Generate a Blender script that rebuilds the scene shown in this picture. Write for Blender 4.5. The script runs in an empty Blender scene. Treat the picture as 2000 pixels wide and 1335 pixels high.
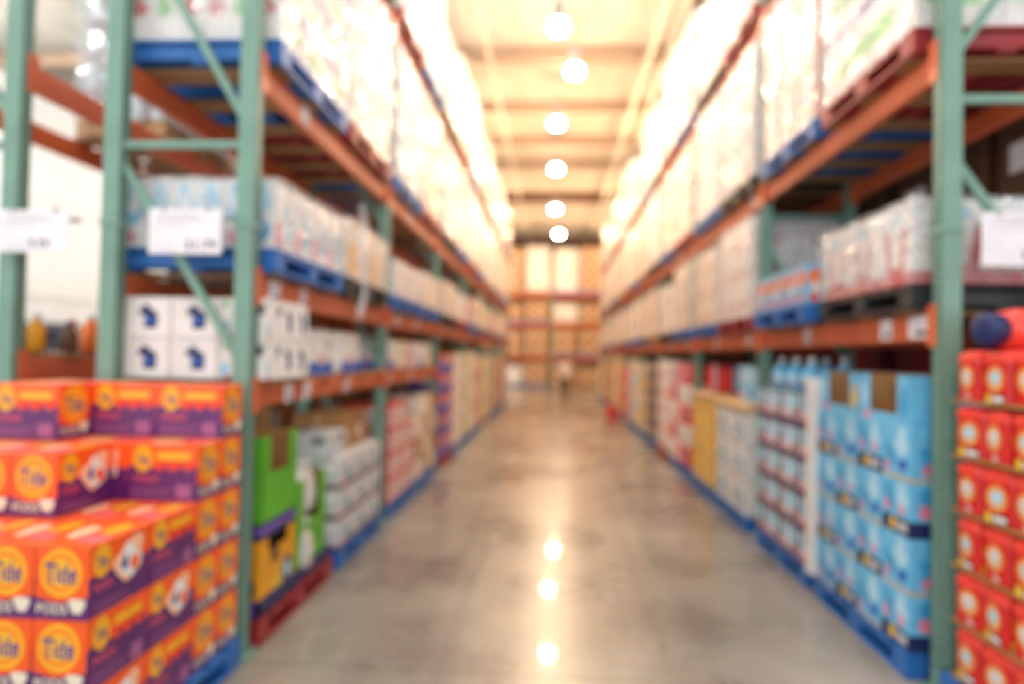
import bpy, math, random
from mathutils import Vector, Matrix
random.seed(7)
R = math.radians
sc = bpy.context.scene
col = sc.collection

# ------------------------------------------------------------------ camera
CH = 1.68
cd = bpy.data.cameras.new('camera'); cam = bpy.data.objects.new('camera', cd); col.objects.link(cam)
cd.sensor_width = 36.0; cd.lens = 36.0 * 1250.0 / 2000.0
cd.clip_start = 0.05; cd.clip_end = 200
p, y_, r_ = R(1.2), R(3.66), R(1.1)
fwd = Vector((-math.sin(y_) * math.cos(p), math.cos(y_) * math.cos(p), math.sin(p)))
rgt = Vector((math.cos(y_), math.sin(y_), 0)); up = rgt.cross(fwd)
RR = rgt * math.cos(r_) + up * math.sin(r_); UU = -rgt * math.sin(r_) + up * math.cos(r_)
M = Matrix((RR, UU, -fwd)).transposed().to_4x4(); M.translation = Vector((0, 0, CH))
cam.matrix_world = M
cd.dof.use_dof = True; cd.dof.focus_distance = 0.95; cd.dof.aperture_fstop = 1.12
sc.camera = cam

# ------------------------------------------------------------------ world and exposure
w = bpy.data.worlds.new('world'); sc.world = w; w.use_nodes = True
bg = w.node_tree.nodes['Background']; bg.inputs[0].default_value = (0.93, 0.97, 1.0, 1); bg.inputs[1].default_value = 1.0
vs = sc.view_settings
vs.view_transform = 'Standard'; vs.look = 'None'; vs.gamma = 1; vs.exposure = 0.85; vs.use_curve_mapping = False
WARM = (1.0, 0.70, 0.43); NEUT = (1.0, 0.96, 0.91)
LAMP_POWER = 230.0

# ------------------------------------------------------------------ materials
def lin(c):
    return tuple(((v / 255) / 12.92 if v / 255 <= 0.04045 else ((v / 255 + 0.055) / 1.055) ** 2.4) for v in c)
MATS = {}
def mat(name, rgb, rough=0.5, metal=0.0, var=0.08, scale=6.0, coat=0.0, bump=0.0, spec=0.5):
    if name in MATS: return MATS[name]
    m = bpy.data.materials.new(name); m.use_nodes = True
    nt = m.node_tree; b = nt.nodes['Principled BSDF']; c = lin(rgb)
    tc = nt.nodes.new('ShaderNodeTexCoord'); n = nt.nodes.new('ShaderNodeTexNoise')
    n.inputs['Scale'].default_value = scale; n.inputs['Detail'].default_value = 2
    nt.links.new(tc.outputs['Object'], n.inputs['Vector'])
    rp = nt.nodes.new('ShaderNodeValToRGB')
    rp.color_ramp.elements[0].position = 0.3; rp.color_ramp.elements[1].position = 0.7
    rp.color_ramp.elements[0].color = (*[v * (1 - var) for v in c], 1)
    rp.color_ramp.elements[1].color = (*[min(1, v * (1 + var)) for v in c], 1)
    nt.links.new(n.outputs['Fac'], rp.inputs['Fac']); nt.links.new(rp.outputs['Color'], b.inputs['Base Color'])
    b.inputs['Roughness'].default_value = rough; b.inputs['Metallic'].default_value = metal
    b.inputs['Coat Weight'].default_value = coat; b.inputs['Specular IOR Level'].default_value = spec
    if bump:
        bp = nt.nodes.new('ShaderNodeBump'); bp.inputs['Strength'].default_value = bump; bp.inputs['Distance'].default_value = 0.01
        nt.links.new(n.outputs['Fac'], bp.inputs['Height']); nt.links.new(bp.outputs['Normal'], b.inputs['Normal'])
    MATS[name] = m; return m
C = {
 'green_steel': (118, 156, 140), 'hole_shade': (40, 56, 50), 'orange_steel': (210, 102, 62), 'grey_steel': (150, 152, 150),
 'pallet_blue': (36, 104, 178), 'pallet_red': (150, 38, 44), 'pallet_black': (38, 40, 44), 'pallet_wood': (170, 130, 88),
 'plywood': (150, 112, 72), 'cardboard': (176, 126, 74), 'card_light': (214, 176, 128), 'card_dark': (116, 78, 46),
 'white': (238, 234, 230), 'cream': (232, 216, 192), 'paper': (240, 236, 240), 'pale_grey': (200, 204, 206), 'dark': (36, 32, 34),
 'td_orange': (250, 92, 22), 'td_yellow': (252, 178, 30), 'td_purple': (92, 34, 104), 'td_pink': (236, 96, 110), 'td_blue': (34, 58, 140),
 'td_mauve': (160, 92, 140), 'td_red': (240, 60, 40), 'td_peach': (255, 196, 160),
 'jug_red': (214, 38, 34), 'jug_bright': (246, 74, 62), 'navy': (26, 40, 92), 'blue': (40, 96, 190), 'sky': (108, 190, 232), 'pale_blue': (172, 216, 238),
 'cyan': (60, 160, 214), 'green': (92, 176, 38), 'dark_green': (50, 110, 40), 'pale_green': (140, 204, 122), 'lime': (176, 206, 70),
 'yellow': (232, 190, 60), 'amber': (232, 160, 28), 'pink': (232, 130, 160), 'red': (206, 40, 42), 'crimson': (160, 30, 56),
 'maroon': (112, 26, 50), 'violet': (112, 80, 170), 'orange': (240, 120, 40), 'teal': (80, 160, 170), 'brown': (96, 62, 42), 'rose': (222, 178, 180),
 'joist_tan': (158, 134, 112), 'skin': (222, 172, 140), 'trousers': (40, 44, 58), 'hair': (60, 46, 36), 'black': (22, 22, 24), 'ink': (84, 82, 96), 'pale_ink': (196, 192, 206),
}
GLOSS = {'td_orange': .3, 'td_yellow': .3, 'td_purple': .3, 'jug_red': .22, 'jug_bright': .22, 'orange_steel': .42, 'green_steel': .45, 'pallet_blue': .5, 'grey_steel': .35}
def mt(k):
    return mat(k, C[k], GLOSS.get(k, 0.5), 0.0, bump=(0.15 if k in ('plywood', 'cardboard') else 0))
def custom(name):
    m = bpy.data.materials.new(name); m.use_nodes = True; MATS[name] = m
    return m, m.node_tree, m.node_tree.nodes['Principled BSDF']
# stretch film: clear wrinkled plastic
def film_mat(name, opacity, tint, scale):
    m, nt, b = custom(name)
    b.inputs['Base Color'].default_value = (*lin(tint), 1); b.inputs['Roughness'].default_value = 0.05
    b.inputs['Specular IOR Level'].default_value = 0.8
    n = nt.nodes.new('ShaderNodeTexNoise'); tc = nt.nodes.new('ShaderNodeTexCoord'); mp = nt.nodes.new('ShaderNodeMapping')
    mp.inputs['Scale'].default_value = (scale, scale, scale * 0.35)
    nt.links.new(tc.outputs['Object'], mp.inputs['Vector']); nt.links.new(mp.outputs['Vector'], n.inputs['Vector'])
    n.inputs['Scale'].default_value = 2.2; n.inputs['Detail'].default_value = 3
    bp = nt.nodes.new('ShaderNodeBump'); bp.inputs['Strength'].default_value = 1.0; bp.inputs['Distance'].default_value = 0.03
    nt.links.new(n.outputs['Fac'], bp.inputs['Height']); nt.links.new(bp.outputs['Normal'], b.inputs['Normal'])
    tr = nt.nodes.new('ShaderNodeBsdfTransparent'); mx = nt.nodes.new('ShaderNodeMixShader')
    lw = nt.nodes.new('ShaderNodeMapRange'); lw.inputs['From Min'].default_value = .35; lw.inputs['From Max'].default_value = .7
    lw.inputs['To Min'].default_value = max(0, opacity - .14); lw.inputs['To Max'].default_value = min(1, opacity + .14)
    nt.links.new(n.outputs['Fac'], lw.inputs['Value']); nt.links.new(lw.outputs['Result'], mx.inputs['Fac'])
    nt.links.new(tr.outputs[0], mx.inputs[1]); nt.links.new(b.outputs[0], mx.inputs[2])
    nt.links.new(mx.outputs[0], nt.nodes['Material Output'].inputs[0])
    return m
FILM = film_mat('stretch_film', 0.3, (248, 246, 248), 3.0)
FILM_CLEAR = film_mat('clear_film', 0.34, (226, 232, 236), 3.5)

# ------------------------------------------------------------------ mesh builder
class MB:
    def __init__(s): s.v = []; s.f = []; s.m = []; s.mats = []
    def mi(s, k):
        if k not in s.mats: s.mats.append(k)
        return s.mats.index(k)
    def quad(s, pts, k):
        n = len(s.v); s.v += [tuple(q) for q in pts]; s.f.append(tuple(range(n, n + len(pts)))); s.m.append(s.mi(k))
    def box(s, x0, x1, y0, y1, z0, z1, k, c=0.0):
        if x0 > x1: x0, x1 = x1, x0
        if c <= 0:
            n = len(s.v); i = s.mi(k)
            s.v += [(x0, y0, z0), (x1, y0, z0), (x1, y1, z0), (x0, y1, z0), (x0, y0, z1), (x1, y0, z1), (x1, y1, z1), (x0, y1, z1)]
            for f in ((0, 3, 2, 1), (4, 5, 6, 7), (0, 1, 5, 4), (1, 2, 6, 5), (2, 3, 7, 6), (3, 0, 4, 7)):
                s.f.append(tuple(n + a for a in f)); s.m.append(i)
            return
        # chamfered box: octagonal rings
        def ring(ins, z):
            a0, a1, b0, b1 = x0 + ins, x1 - ins, y0 + ins, y1 - ins
            return [(a0 + c, b0, z), (a1 - c, b0, z), (a1, b0 + c, z), (a1, b1 - c, z), (a1 - c, b1, z), (a0 + c, b1, z), (a0, b1 - c, z), (a0, b0 + c, z)]
        s.loft([ring(c, z0), ring(0, z0 + c), ring(0, z1 - c), ring(c, z1)], k)
    def loft(s, rings, k, cap0=True, cap1=True, ks=None):
        n0 = len(s.v); q = len(rings[0])
        for rg in rings: s.v += [tuple(a) for a in rg]
        for j in range(len(rings) - 1):
            i = s.mi(ks[j] if ks else k)
            for a in range(q):
                b = (a + 1) % q; o = n0 + j * q
                s.f.append((o + a, o + b, o + q + b, o + q + a)); s.m.append(i)
        if cap0: s.f.append(tuple(n0 + a for a in reversed(range(q)))); s.m.append(s.mi(ks[0] if ks else k))
        if cap1: s.f.append(tuple(n0 + (len(rings) - 1) * q + a for a in range(q))); s.m.append(s.mi(ks[-1] if ks else k))
    def bar(s, a, b, w_, d_, k, side=Vector((0, 1, 0))):
        a = Vector(a); b = Vector(b); t = (b - a).normalized(); sd = (side - t * side.dot(t)).normalized(); o = t.cross(sd)
        rg = lambda c_: [c_ + sd * d_ / 2 * i + o * w_ / 2 * j for i, j in ((-1, -1), (1, -1), (1, 1), (-1, 1))]
        s.loft([rg(a), rg(b)], k)
    def lathe(s, prof, k, cx=0, cy=0, seg=14, sx=1, sy=1, ks=None):
        s.loft([[(cx + rr * sx * math.cos(2 * math.pi * i / seg), cy + rr * sy * math.sin(2 * math.pi * i / seg), z) for i in range(seg)] for rr, z in prof], k, ks=ks)
    def mesh(s, name):
        me = bpy.data.meshes.new(name); me.from_pydata(s.v, [], s.f); me.update()
        for k in s.mats: me.materials.append(k if isinstance(k, bpy.types.Material) else mt(k))
        me.polygons.foreach_set('material_index', s.m); me.update()
        return me
def link(name, me, parent=None, loc=(0, 0, 0), rz=0.0, smooth=False):
    o = bpy.data.objects.new(name, me); col.objects.link(o); o.parent = parent; o.location = loc; o.rotation_euler = (0, 0, rz)
    if smooth and me: me.polygons.foreach_set('use_smooth', [True] * len(me.polygons))
    return o
def tag(o, label, cat, group=None):
    o['label'] = label; o['category'] = cat
    if group: o['group'] = group
    return o
def struct(o): o['kind'] = 'structure'; return o
def empty(name, loc, label, cat, group=None, rz=0):
    return tag(link(name, None, None, loc, rz), label, cat, group)
def boxed(name, dims, k, parent=None, loc=(0, 0, 0)):
    m = MB(); m.box(*dims, k); return link(name, m.mesh(name), parent, loc)

# text turned into flat polygons, cached
TX = {}
def text_polys(s_):
    if s_ in TX: return TX[s_]
    cu = bpy.data.curves.new('lettering', 'FONT'); cu.body = s_; cu.align_x = 'CENTER'; cu.align_y = 'CENTER'; cu.resolution_u = 3; cu.offset = 0.02
    ob = bpy.data.objects.new('lettering', cu); col.objects.link(ob)
    bpy.context.view_layer.update()
    me = bpy.data.meshes.new_from_object(ob.evaluated_get(bpy.context.evaluated_depsgraph_get()))
    vs_ = [tuple(v.co) for v in me.vertices]; fs = [tuple(q.vertices) for q in me.polygons]
    bpy.data.objects.remove(ob); bpy.data.meshes.remove(me); bpy.data.curves.remove(cu)
    x0 = min(v[0] for v in vs_); x1 = max(v[0] for v in vs_); y0 = min(v[1] for v in vs_); y1 = max(v[1] for v in vs_)
    vs_ = [((v[0] - x0) / (x1 - x0) - .5, (v[1] - y0) / (y1 - y0) - .5) for v in vs_]
    TX[s_] = (vs_, fs); return TX[s_]

# prints on the faces of a box of w (x) by d (y) by h (z), base at z=0, centred in x and y
def face_map(face, w_, d_, h_, e):
    if face == '-y': return lambda u, v: ((u - .5) * w_, -d_ / 2 - e, v * h_)
    if face == '+y': return lambda u, v: ((.5 - u) * w_, d_ / 2 + e, v * h_)
    if face == '+x': return lambda u, v: (w_ / 2 + e, (u - .5) * d_, v * h_)
    if face == '-x': return lambda u, v: (-w_ / 2 - e, (.5 - u) * d_, v * h_)
    return lambda u, v: ((u - .5) * w_, (v - .5) * d_, h_ + e)
def prints(mb, face, dims, items):
    for n, it in enumerate(items):
        f = face_map(face, *dims, 0.0003 * (n + 1)); t, u0, v0, u1, v1, k = it[:6]
        cu, cv, ru, rv = (u0 + u1) / 2, (v0 + v1) / 2, (u1 - u0) / 2, (v1 - v0) / 2
        if t == 'r': mb.quad([f(u0, v0), f(u1, v0), f(u1, v1), f(u0, v1)], k)
        elif t == 'd': mb.quad([f(cu + ru * math.cos(a * math.pi / 9), cv + rv * math.sin(a * math.pi / 9)) for a in range(18)], k)
        elif t == 'b':
            rnd = random.Random(int(u0 * 997 + v0 * 773) + n)
            ph = rnd.random() * 6
            mb.quad([f(cu + ru * math.cos(a * math.pi / 8) * (.78 + .22 * math.sin(3 * a * math.pi / 8 + ph)), cv + rv * math.sin(a * math.pi / 8) * (.78 + .22 * math.cos(2 * a * math.pi / 8 + ph))) for a in range(16)], k)
        elif t == 'p': mb.quad([f(u0 + (u1 - u0) * a, v0 + (v1 - v0) * b) for a, b in it[6]], k)
        elif t == 't':
            vs_, fs = text_polys(it[6]); sh = it[7] if len(it) > 7 else 0
            for q in fs: mb.quad([f(cu + vs_[i][0] * (u1 - u0) + 0.0, cv + vs_[i][1] * (v1 - v0) + vs_[i][0] * sh) for i in q], k)
JUG = [(.3, 0), (.85, 0), (.9, .5), (.8, .75), (.55, .82), (.5, 1), (.25, 1), (.2, .85), (0, .8), (.12, .6), (.32, .55)]
PK = {
 'tide_end': [('r', 0, 0, 1, .3, 'td_purple'), ('b', .02, .22, 1, .42, 'td_orange'), ('d', .08, .24, .92, .97, 'td_orange'), ('d', .1, .3, .88, .96, 'td_yellow'),
              ('d', .18, .38, .8, .88, 'td_orange'), ('d', .22, .42, .76, .84, 'td_yellow'), ('t', .2, .48, .78, .76, 'td_blue', 'Tide'), ('b', .62, .02, .98, .36, 'cream'),
              ('t', .06, .08, .62, .22, 'cream', 'PODS')],
 'tide_long': [('r', 0, 0, 1, .62, 'td_purple'), ('p', 0, .5, 1, .8, 'td_orange', [(0, .2), (.12, .5), (.2, .1), (.32, .55), (.4, .1), (.55, .5), (.62, .05), (.75, .5), (.85, .1), (1, .4), (1, 1), (0, 1)]),
               ('d', .08, .5, .36, .97, 'td_yellow'), ('t', .13, .64, .31, .8, 'td_blue', 'Tide'), ('r', .42, .72, .9, .86, 'td_yellow'), ('p', .4, .5, .98, .7, 'td_red', [(0, 1), (.15, 0), (.3, .9), (.5, .1), (.7, .9), (.85, .2), (1, 1)]),
               ('t', .1, .33, .45, .44, 'td_pink', 'PODS'), ('r', .06, .2, .66, .225, 'td_mauve'), ('r', .06, .13, .6, .155, 'td_mauve'), ('r', .06, .06, .66, .085, 'td_mauve'), ('r', .7, .05, .92, .3, 'td_mauve')],
 'tide_swirl': [('r', 0, 0, 1, .55, 'td_purple'), ('d', .06, .5, .34, .97, 'td_yellow'), ('t', .11, .64, .29, .8, 'td_blue', 'Tide'), ('b', .36, .2, .98, .98, 'td_peach'), ('b', .44, .3, .88, .86, 'white'), ('b', .5, .44, .64, .68, 'td_blue'), ('d', .66, .4, .82, .62, 'td_orange'),
                ('t', .08, .33, .36, .44, 'td_pink', 'PODS'), ('r', .06, .14, .6, .165, 'td_mauve'), ('r', .06, .06, .66, .085, 'td_mauve')],
 'tide_top': [('b', .05, .1, .45, .9, 'td_peach'), ('r', .5, .15, .95, .4, 'td_pink'), ('d', .55, .45, .9, .9, 'td_yellow')],  # peach and pink patches paint highlights on the box top
 'whitejug': [('p', .3, .22, .8, .8, 'navy', JUG), ('b', .42, .3, .7, .55, 'blue'), ('r', .1, .0, .9, .04, 'pale_grey'), ('r', .12, .9, .5, .93, 'pale_grey')],
 'whitetext': [('r', .7, .6, .95, .85, 'ink'), ('r', .08, .1, .2, .4, 'sky'), ('r', .08, .78, .18, .95, 'green'), ('r', .12, .02, .3, .1, 'red'), ('r', .4, .5, .62, .54, 'pale_ink')],
 'diaper': [('b', .02, .3, .5, .95, 'sky'), ('b', .12, .5, .4, .85, 'white'), ('b', .5, .05, .95, .55, 'cyan'), ('b', .55, .5, .98, .98, 'pale_blue'), ('b', .02, .02, .35, .3, 'pink')],
 'palewipe': [('b', .05, .5, .6, .98, 'paper'), ('b', .3, .1, .98, .75, 'sky'), ('b', .45, .3, .8, .6, 'white'), ('r', .04, .05, .34, .42, 'pink')],
 'yellowbag': [('r', .05, .1, .55, .6, 'amber'), ('b', .1, .2, .45, .5, 'yellow'), ('b', .3, .6, .95, .95, 'white'), ('r', .6, .1, .9, .5, 'pale_grey')],
 'detblue': [('r', 0, 0, 1, .3, 'navy'), ('b', 0, .3, .5, .95, 'cyan'), ('b', .45, .42, .98, .98, 'pale_blue'), ('b', .05, .34, .28, .62, 'pink'), ('b', .58, .32, .82, .6, 'pink'), ('r', .3, .06, .5, .26, 'yellow'), ('r', .56, .08, .92, .22, 'pale_grey')],
 'bluebottle': [('b', .06, .1, .4, .9, 'cyan'), ('b', .52, .08, .92, .92, 'sky'), ('r', .42, .1, .5, .8, 'navy'), ('b', .1, .5, .35, .8, 'white'), ('b', .55, .12, .8, .4, 'pink'), ('r', .1, .86, .4, 1, 'dark')],
 'redbase': [('r', 0, 0, 1, .14, 'maroon'), ('r', .02, .14, .42, .95, 'pale_blue'), ('r', .56, .14, .96, .95, 'white'), ('b', .6, .4, .9, .9, 'sky'), ('b', .1, .08, .42, .5, 'red'), ('b', .58, .06, .88, .4, 'pink'), ('r', .43, .2, .55, 1, 'dark'), ('r', 0, .9, 1, 1, 'navy')],  # dark upright strip paints the shaded gap between bottles
 'roundblue': [('r', .08, .04, .92, .96, 'white'), ('d', .2, .1, .8, .62, 'navy'), ('d', .26, .14, .74, .56, 'sky'), ('d', .36, .2, .64, .46, 'white'), ('b', .3, .66, .7, .92, 'sky')],
 'yellowdots': [('d', .08, .6, .38, .9, 'amber'), ('d', .56, .62, .9, .9, 'cream'), ('r', .1, .12, .44, .4, 'cream'), ('d', .56, .12, .9, .42, 'amber'), ('r', .1, .46, .9, .5, 'td_mauve')],
 'redwhite': [('r', .06, .12, .42, .9, 'white'), ('r', .54, .1, .94, .88, 'white'), ('b', .12, .3, .36, .6, 'red'), ('r', .6, .3, .88, .42, 'crimson'), ('b', .62, .5, .86, .82, 'rose')],
 'patterned': [('b', .02, .4, .4, .98, 'pale_grey'), ('b', .35, .1, .75, .6, 'teal'), ('b', .6, .5, .98, .96, 'white'), ('r', 0, 0, 1, .14, 'maroon'), ('b', .06, .14, .34, .5, 'rose'), ('b', .72, .12, .96, .44, 'pale_grey')],
 'bluered': [('r', 0, .62, 1, 1, 'red'), ('r', 0, .2, 1, .55, 'violet'), ('b', .3, .5, .8, .95, 'white'), ('b', .1, .05, .5, .4, 'blue')],
 'creamface': [('b', .1, .2, .9, .9, 'white'), ('r', .1, .05, .9, .16, 'rose'), ('b', .35, .35, .7, .75, 'card_light')],
 'greencream': [('r', 0, 0, .3, 1, 'lime'), ('b', .3, .1, .95, .9, 'cream'), ('r', .4, .3, .8, .36, 'green')],
 'orangered': [('r', .1, .1, .9, .9, 'td_red'), ('r', .7, .1, 1, .95, 'sky'), ('b', .15, .3, .6, .8, 'jug_bright')],
 'navyyellow': [('b', .1, .2, .6, .8, 'amber'), ('r', .65, .1, .95, .9, 'cream'), ('r', 0, 0, 1, .1, 'navy')],
 'plaincarton': [('r', .46, 0, .54, 1, 'card_light'), ('r', .1, .3, .36, .6, 'paper'), ('r', .64, .12, .9, .2, 'brown')],
 'creamstripe': [('r', 0, .4, 1, .5, 'rose'), ('b', .2, .5, .8, .95, 'white'), ('b', .1, .05, .5, .4, 'card_light')],
 'whitegreen': [('b', .02, .2, .98, .6, 'pale_green'), ('r', 0, .86, 1, .98, 'violet'), ('b', .3, .6, .7, .84, 'white')],
 'whitered': [('r', 0, 0, 1, .16, 'red'), ('p', .2, .12, .8, .7, 'red', [(0, 1), (.18, 1), (.3, .2), (.7, .2), (.82, 1), (1, 1), (.85, 0), (.15, 0)]), ('b', .4, .22, .62, .7, 'white'), ('b', .3, .76, .7, .92, 'pale_blue')],
 'blueorange': [('d', .04, .4, .4, .9, 'orange'), ('d', .56, .42, .94, .92, 'orange'), ('b', .1, .2, .36, .62, 'white'), ('d', .08, .04, .3, .3, 'td_red'), ('d', .6, .04, .84, .3, 'td_red'), ('b', .4, .2, .58, .8, 'pale_blue')],
 'xmas': [('b', .02, .5, .3, .96, 'red'), ('b', .36, .5, .62, .96, 'pale_green'), ('b', .66, .5, .96, .96, 'red'), ('b', .1, .1, .9, .46, 'white')],
 'maroonface': [('p', .1, .1, .9, .9, 'crimson', [(0, 1), (1, 1), (.8, 0), (.3, 0)]), ('r', 0, .86, 1, 1, 'rose')],
 'paperpack': [('b', .05, .4, .48, .96, 'white'), ('b', .52, .4, .95, .96, 'white'), ('r', 0, 0, 1, .28, 'blue'), ('b', .3, .14, .7, .5, 'rose'), ('b', .72, .5, .84, .8, 'ink')],
 'pinkwhite': [('b', .1, .1, .9, .45, 'rose'), ('b', .1, .5, .9, .95, 'white'), ('r', .0, .46, 1, .5, 'crimson')],
 'bluewhite': [('r', 0, .5, 1, .6, 'blue'), ('b', .2, .6, .8, .95, 'pale_blue')],
}
DM = {}
def carton_mesh(key, dims, base, pr, ends=None, top=None, c=0.004):
    """a carton with the same print on its four sides, or prints of its own on its ends (the -y and +y faces)"""
    kk = (key, tuple(round(a, 3) for a in dims))
    if kk in DM: return DM[kk]
    mb = MB(); w_, d_, h_ = dims; mb.box(-w_ / 2, w_ / 2, -d_ / 2, d_ / 2, 0, h_, base, c)
    for f in ('-x', '+x'): prints(mb, f, dims, PK[pr])
    for f in ('-y', '+y'): prints(mb, f, dims, PK[ends or pr])
    if top: prints(mb, 'top', dims, PK[top])
    else: prints(mb, 'top', dims, [('r', .46, .01, .54, .99, 'card_light' if base in ('cardboard', 'card_light') else 'pale_grey')])
    DM[kk] = mb.mesh(key); return DM[kk]

# ------------------------------------------------------------------ the building
def floor_material():
    m, nt, b = custom('polished_concrete')
    tc = nt.nodes.new('ShaderNodeTexCoord')
    n1 = nt.nodes.new('ShaderNodeTexNoise'); n1.inputs['Scale'].default_value = 0.9; n1.inputs['Detail'].default_value = 3; n1.inputs['Roughness'].default_value = .45
    n2 = nt.nodes.new('ShaderNodeTexNoise'); n2.inputs['Scale'].default_value = 9; n2.inputs['Detail'].default_value = 5
    nt.links.new(tc.outputs['Object'], n1.inputs['Vector']); nt.links.new(tc.outputs['Object'], n2.inputs['Vector'])
    r1 = nt.nodes.new('ShaderNodeValToRGB'); r1.color_ramp.elements[0].position = .3; r1.color_ramp.elements[1].position = .72
    r1.color_ramp.elements[0].color = (*lin((118, 112, 106)), 1); r1.color_ramp.elements[1].color = (*lin((174, 170, 160)), 1)
    nt.links.new(n1.outputs['Fac'], r1.inputs['Fac'])
    mx = nt.nodes.new('ShaderNodeMix'); mx.data_type = 'RGBA'; mx.blend_type = 'MULTIPLY'; mx.inputs[0].default_value = .25
    nt.links.new(r1.outputs['Color'], mx.inputs[6]); nt.links.new(n2.outputs['Color'], mx.inputs[7])
    # saw-cut joints every 3.8 m
    sp = nt.nodes.new('ShaderNodeSeparateXYZ'); nt.links.new(tc.outputs['Object'], sp.inputs[0])
    prev = None
    for ax, off in (('X', 1.62), ('Y', 0.4)):
        a = nt.nodes.new('ShaderNodeMath'); a.operation = 'ADD'; a.inputs[1].default_value = off + 380; nt.links.new(sp.outputs[ax], a.inputs[0])
        q = nt.nodes.new('ShaderNodeMath'); q.operation = 'PINGPONG'; q.inputs[1].default_value = 1.9; nt.links.new(a.outputs[0], q.inputs[0])
        l = nt.nodes.new('ShaderNodeMath'); l.operation = 'LESS_THAN'; l.inputs[1].default_value = 0.006; nt.links.new(q.outputs[0], l.inputs[0])
        if prev:
            k = nt.nodes.new('ShaderNodeMath'); k.operation = 'MAXIMUM'; nt.links.new(prev.outputs[0], k.inputs[0]); nt.links.new(l.outputs[0], k.inputs[1]); prev = k
        else: prev = l
    m2 = nt.nodes.new('ShaderNodeMix'); m2.data_type = 'RGBA'; nt.links.new(prev.outputs[0], m2.inputs[0]); nt.links.new(mx.outputs[2], m2.inputs[6])
    m2.inputs[7].default_value = (*lin((86, 80, 72)), 1); nt.links.new(m2.outputs[2], b.inputs['Base Color'])
    mr = nt.nodes.new('ShaderNodeMapRange'); mr.inputs['To Min'].default_value = .22; mr.inputs['To Max'].default_value = .34
    nt.links.new(n1.outputs['Fac'], mr.inputs['Value']); nt.links.new(mr.outputs[0], b.inputs['Roughness'])
    b.inputs['Specular IOR Level'].default_value = .6
    b.inputs['Coat Weight'].default_value = .35; b.inputs['Coat Roughness'].default_value = .045
    bp = nt.nodes.new('ShaderNodeBump'); bp.inputs['Strength'].default_value = .015; bp.inputs['Distance'].default_value = .02
    nt.links.new(n1.outputs['Fac'], bp.inputs['Height']); nt.links.new(bp.outputs['Normal'], b.inputs['Normal'])
    return m
fm = MB(); fm.box(-14, 11, -6, 46, -0.2, 0, floor_material()); struct(link('floor', fm.mesh('floor')))
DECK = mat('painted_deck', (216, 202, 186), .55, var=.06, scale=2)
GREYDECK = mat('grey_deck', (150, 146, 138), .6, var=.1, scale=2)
WALLM = mat('white_wall_paint', (230, 238, 244), .7, var=.03, scale=1.5)
TANW = mat('tan_wall_paint', (216, 190, 150), .7, var=.06, scale=1)
CZ = 8.8
def deck(name, x0, x1, y0, y1, k):
    mb = MB(); mb.box(x0, x1, y0, y1, CZ + .06, CZ + .2, k); y = y0
    while y < y1 - .1: mb.box(x0, x1, y, y + .12, CZ, CZ + .06, k); y += .3
    struct(link(name, mb.mesh(name)))
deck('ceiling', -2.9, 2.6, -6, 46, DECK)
deck('ceiling', -14, -2.9, -6, 46, GREYDECK); deck('ceiling', 2.6, 11, -6, 46, mat('dark_deck', (128, 116, 102), .7, var=.15, scale=2))  # right deck gets a darker brown-grey colour
mb = MB()
mb.box(-14.2, -14, -6, 46, 0, CZ + .2, WALLM); 
for z in (3.0, 5.6): mb.box(-14, -13.97, -6, 46, z, z + .05, 'pale_grey')
struct(link('wall_left', mb.mesh('wall_left')))
mb = MB(); mb.box(11, 11.2, -6, 46, 0, CZ + .2, WALLM); mb.box(10.97, 11, -6, 46, 0, .3, 'pale_grey'); struct(link('wall_right', mb.mesh('wall_right')))
mb = MB(); mb.box(-14, 11, 46, 46.2, 0, CZ + .2, TANW); mb.box(-14, 11, 45.95, 46, 0, .3, 'brown'); struct(link('wall_back', mb.mesh('wall_back')))
# girders, joists, pipes under the roof
for i, y in enumerate((2.7, 5.7, 8.7, 11.7, 14.7, 17.8, 20.6, 23.2)):
    mb = MB(); k = 'joist_tan' if y > 3 else 'pale_grey'
    mb.box(-13.9, 10.9, y - .06, y + .06, CZ - .3, CZ - .27, k); mb.box(-13.9, 10.9, y - .06, y + .06, CZ - .03, CZ, k); mb.box(-13.9, 10.9, y - .008, y + .008, CZ - .27, CZ - .03, k)
    struct(link('trim_%d' % (i + 1), mb.mesh('roof_joist')))
mb = MB()
for y, dz in ((27.7, .45), (38.0, .6)):
    mb.box(-13.9, 10.9, y - .12, y + .12, CZ - dz, CZ - dz + .05, 'brown'); mb.box(-13.9, 10.9, y - .12, y + .12, CZ - .05, CZ, 'brown'); mb.box(-13.9, 10.9, y - .02, y + .02, CZ - dz + .05, CZ - .05, 'brown')
    struct(link('trim_%d' % (9 if y < 30 else 10), mb.mesh('main_girder'))); mb = MB()
for i, (x, rr, nm) in enumerate(((-1.55, .035, 'left'), (2.05, .05, 'middle'), (2.45, .035, 'right'))):
    mb = MB(); mb.bar((x, -5, CZ - .38), (x, 45, CZ - .38), rr * 2, rr * 2, 'cream', Vector((1, 0, 0)))
    y = 0
    while y < 45: mb.box(x - .01, x + .01, y, y + .02, CZ - .38, CZ, 'grey_steel'); y += 3.0
    tag(link('ceiling_pipe', mb.mesh('ceiling_pipe')), 'long pale pipe hung under the roof, %s one of the three above the aisle' % nm, 'pipe', 'pipes under the roof')

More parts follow.
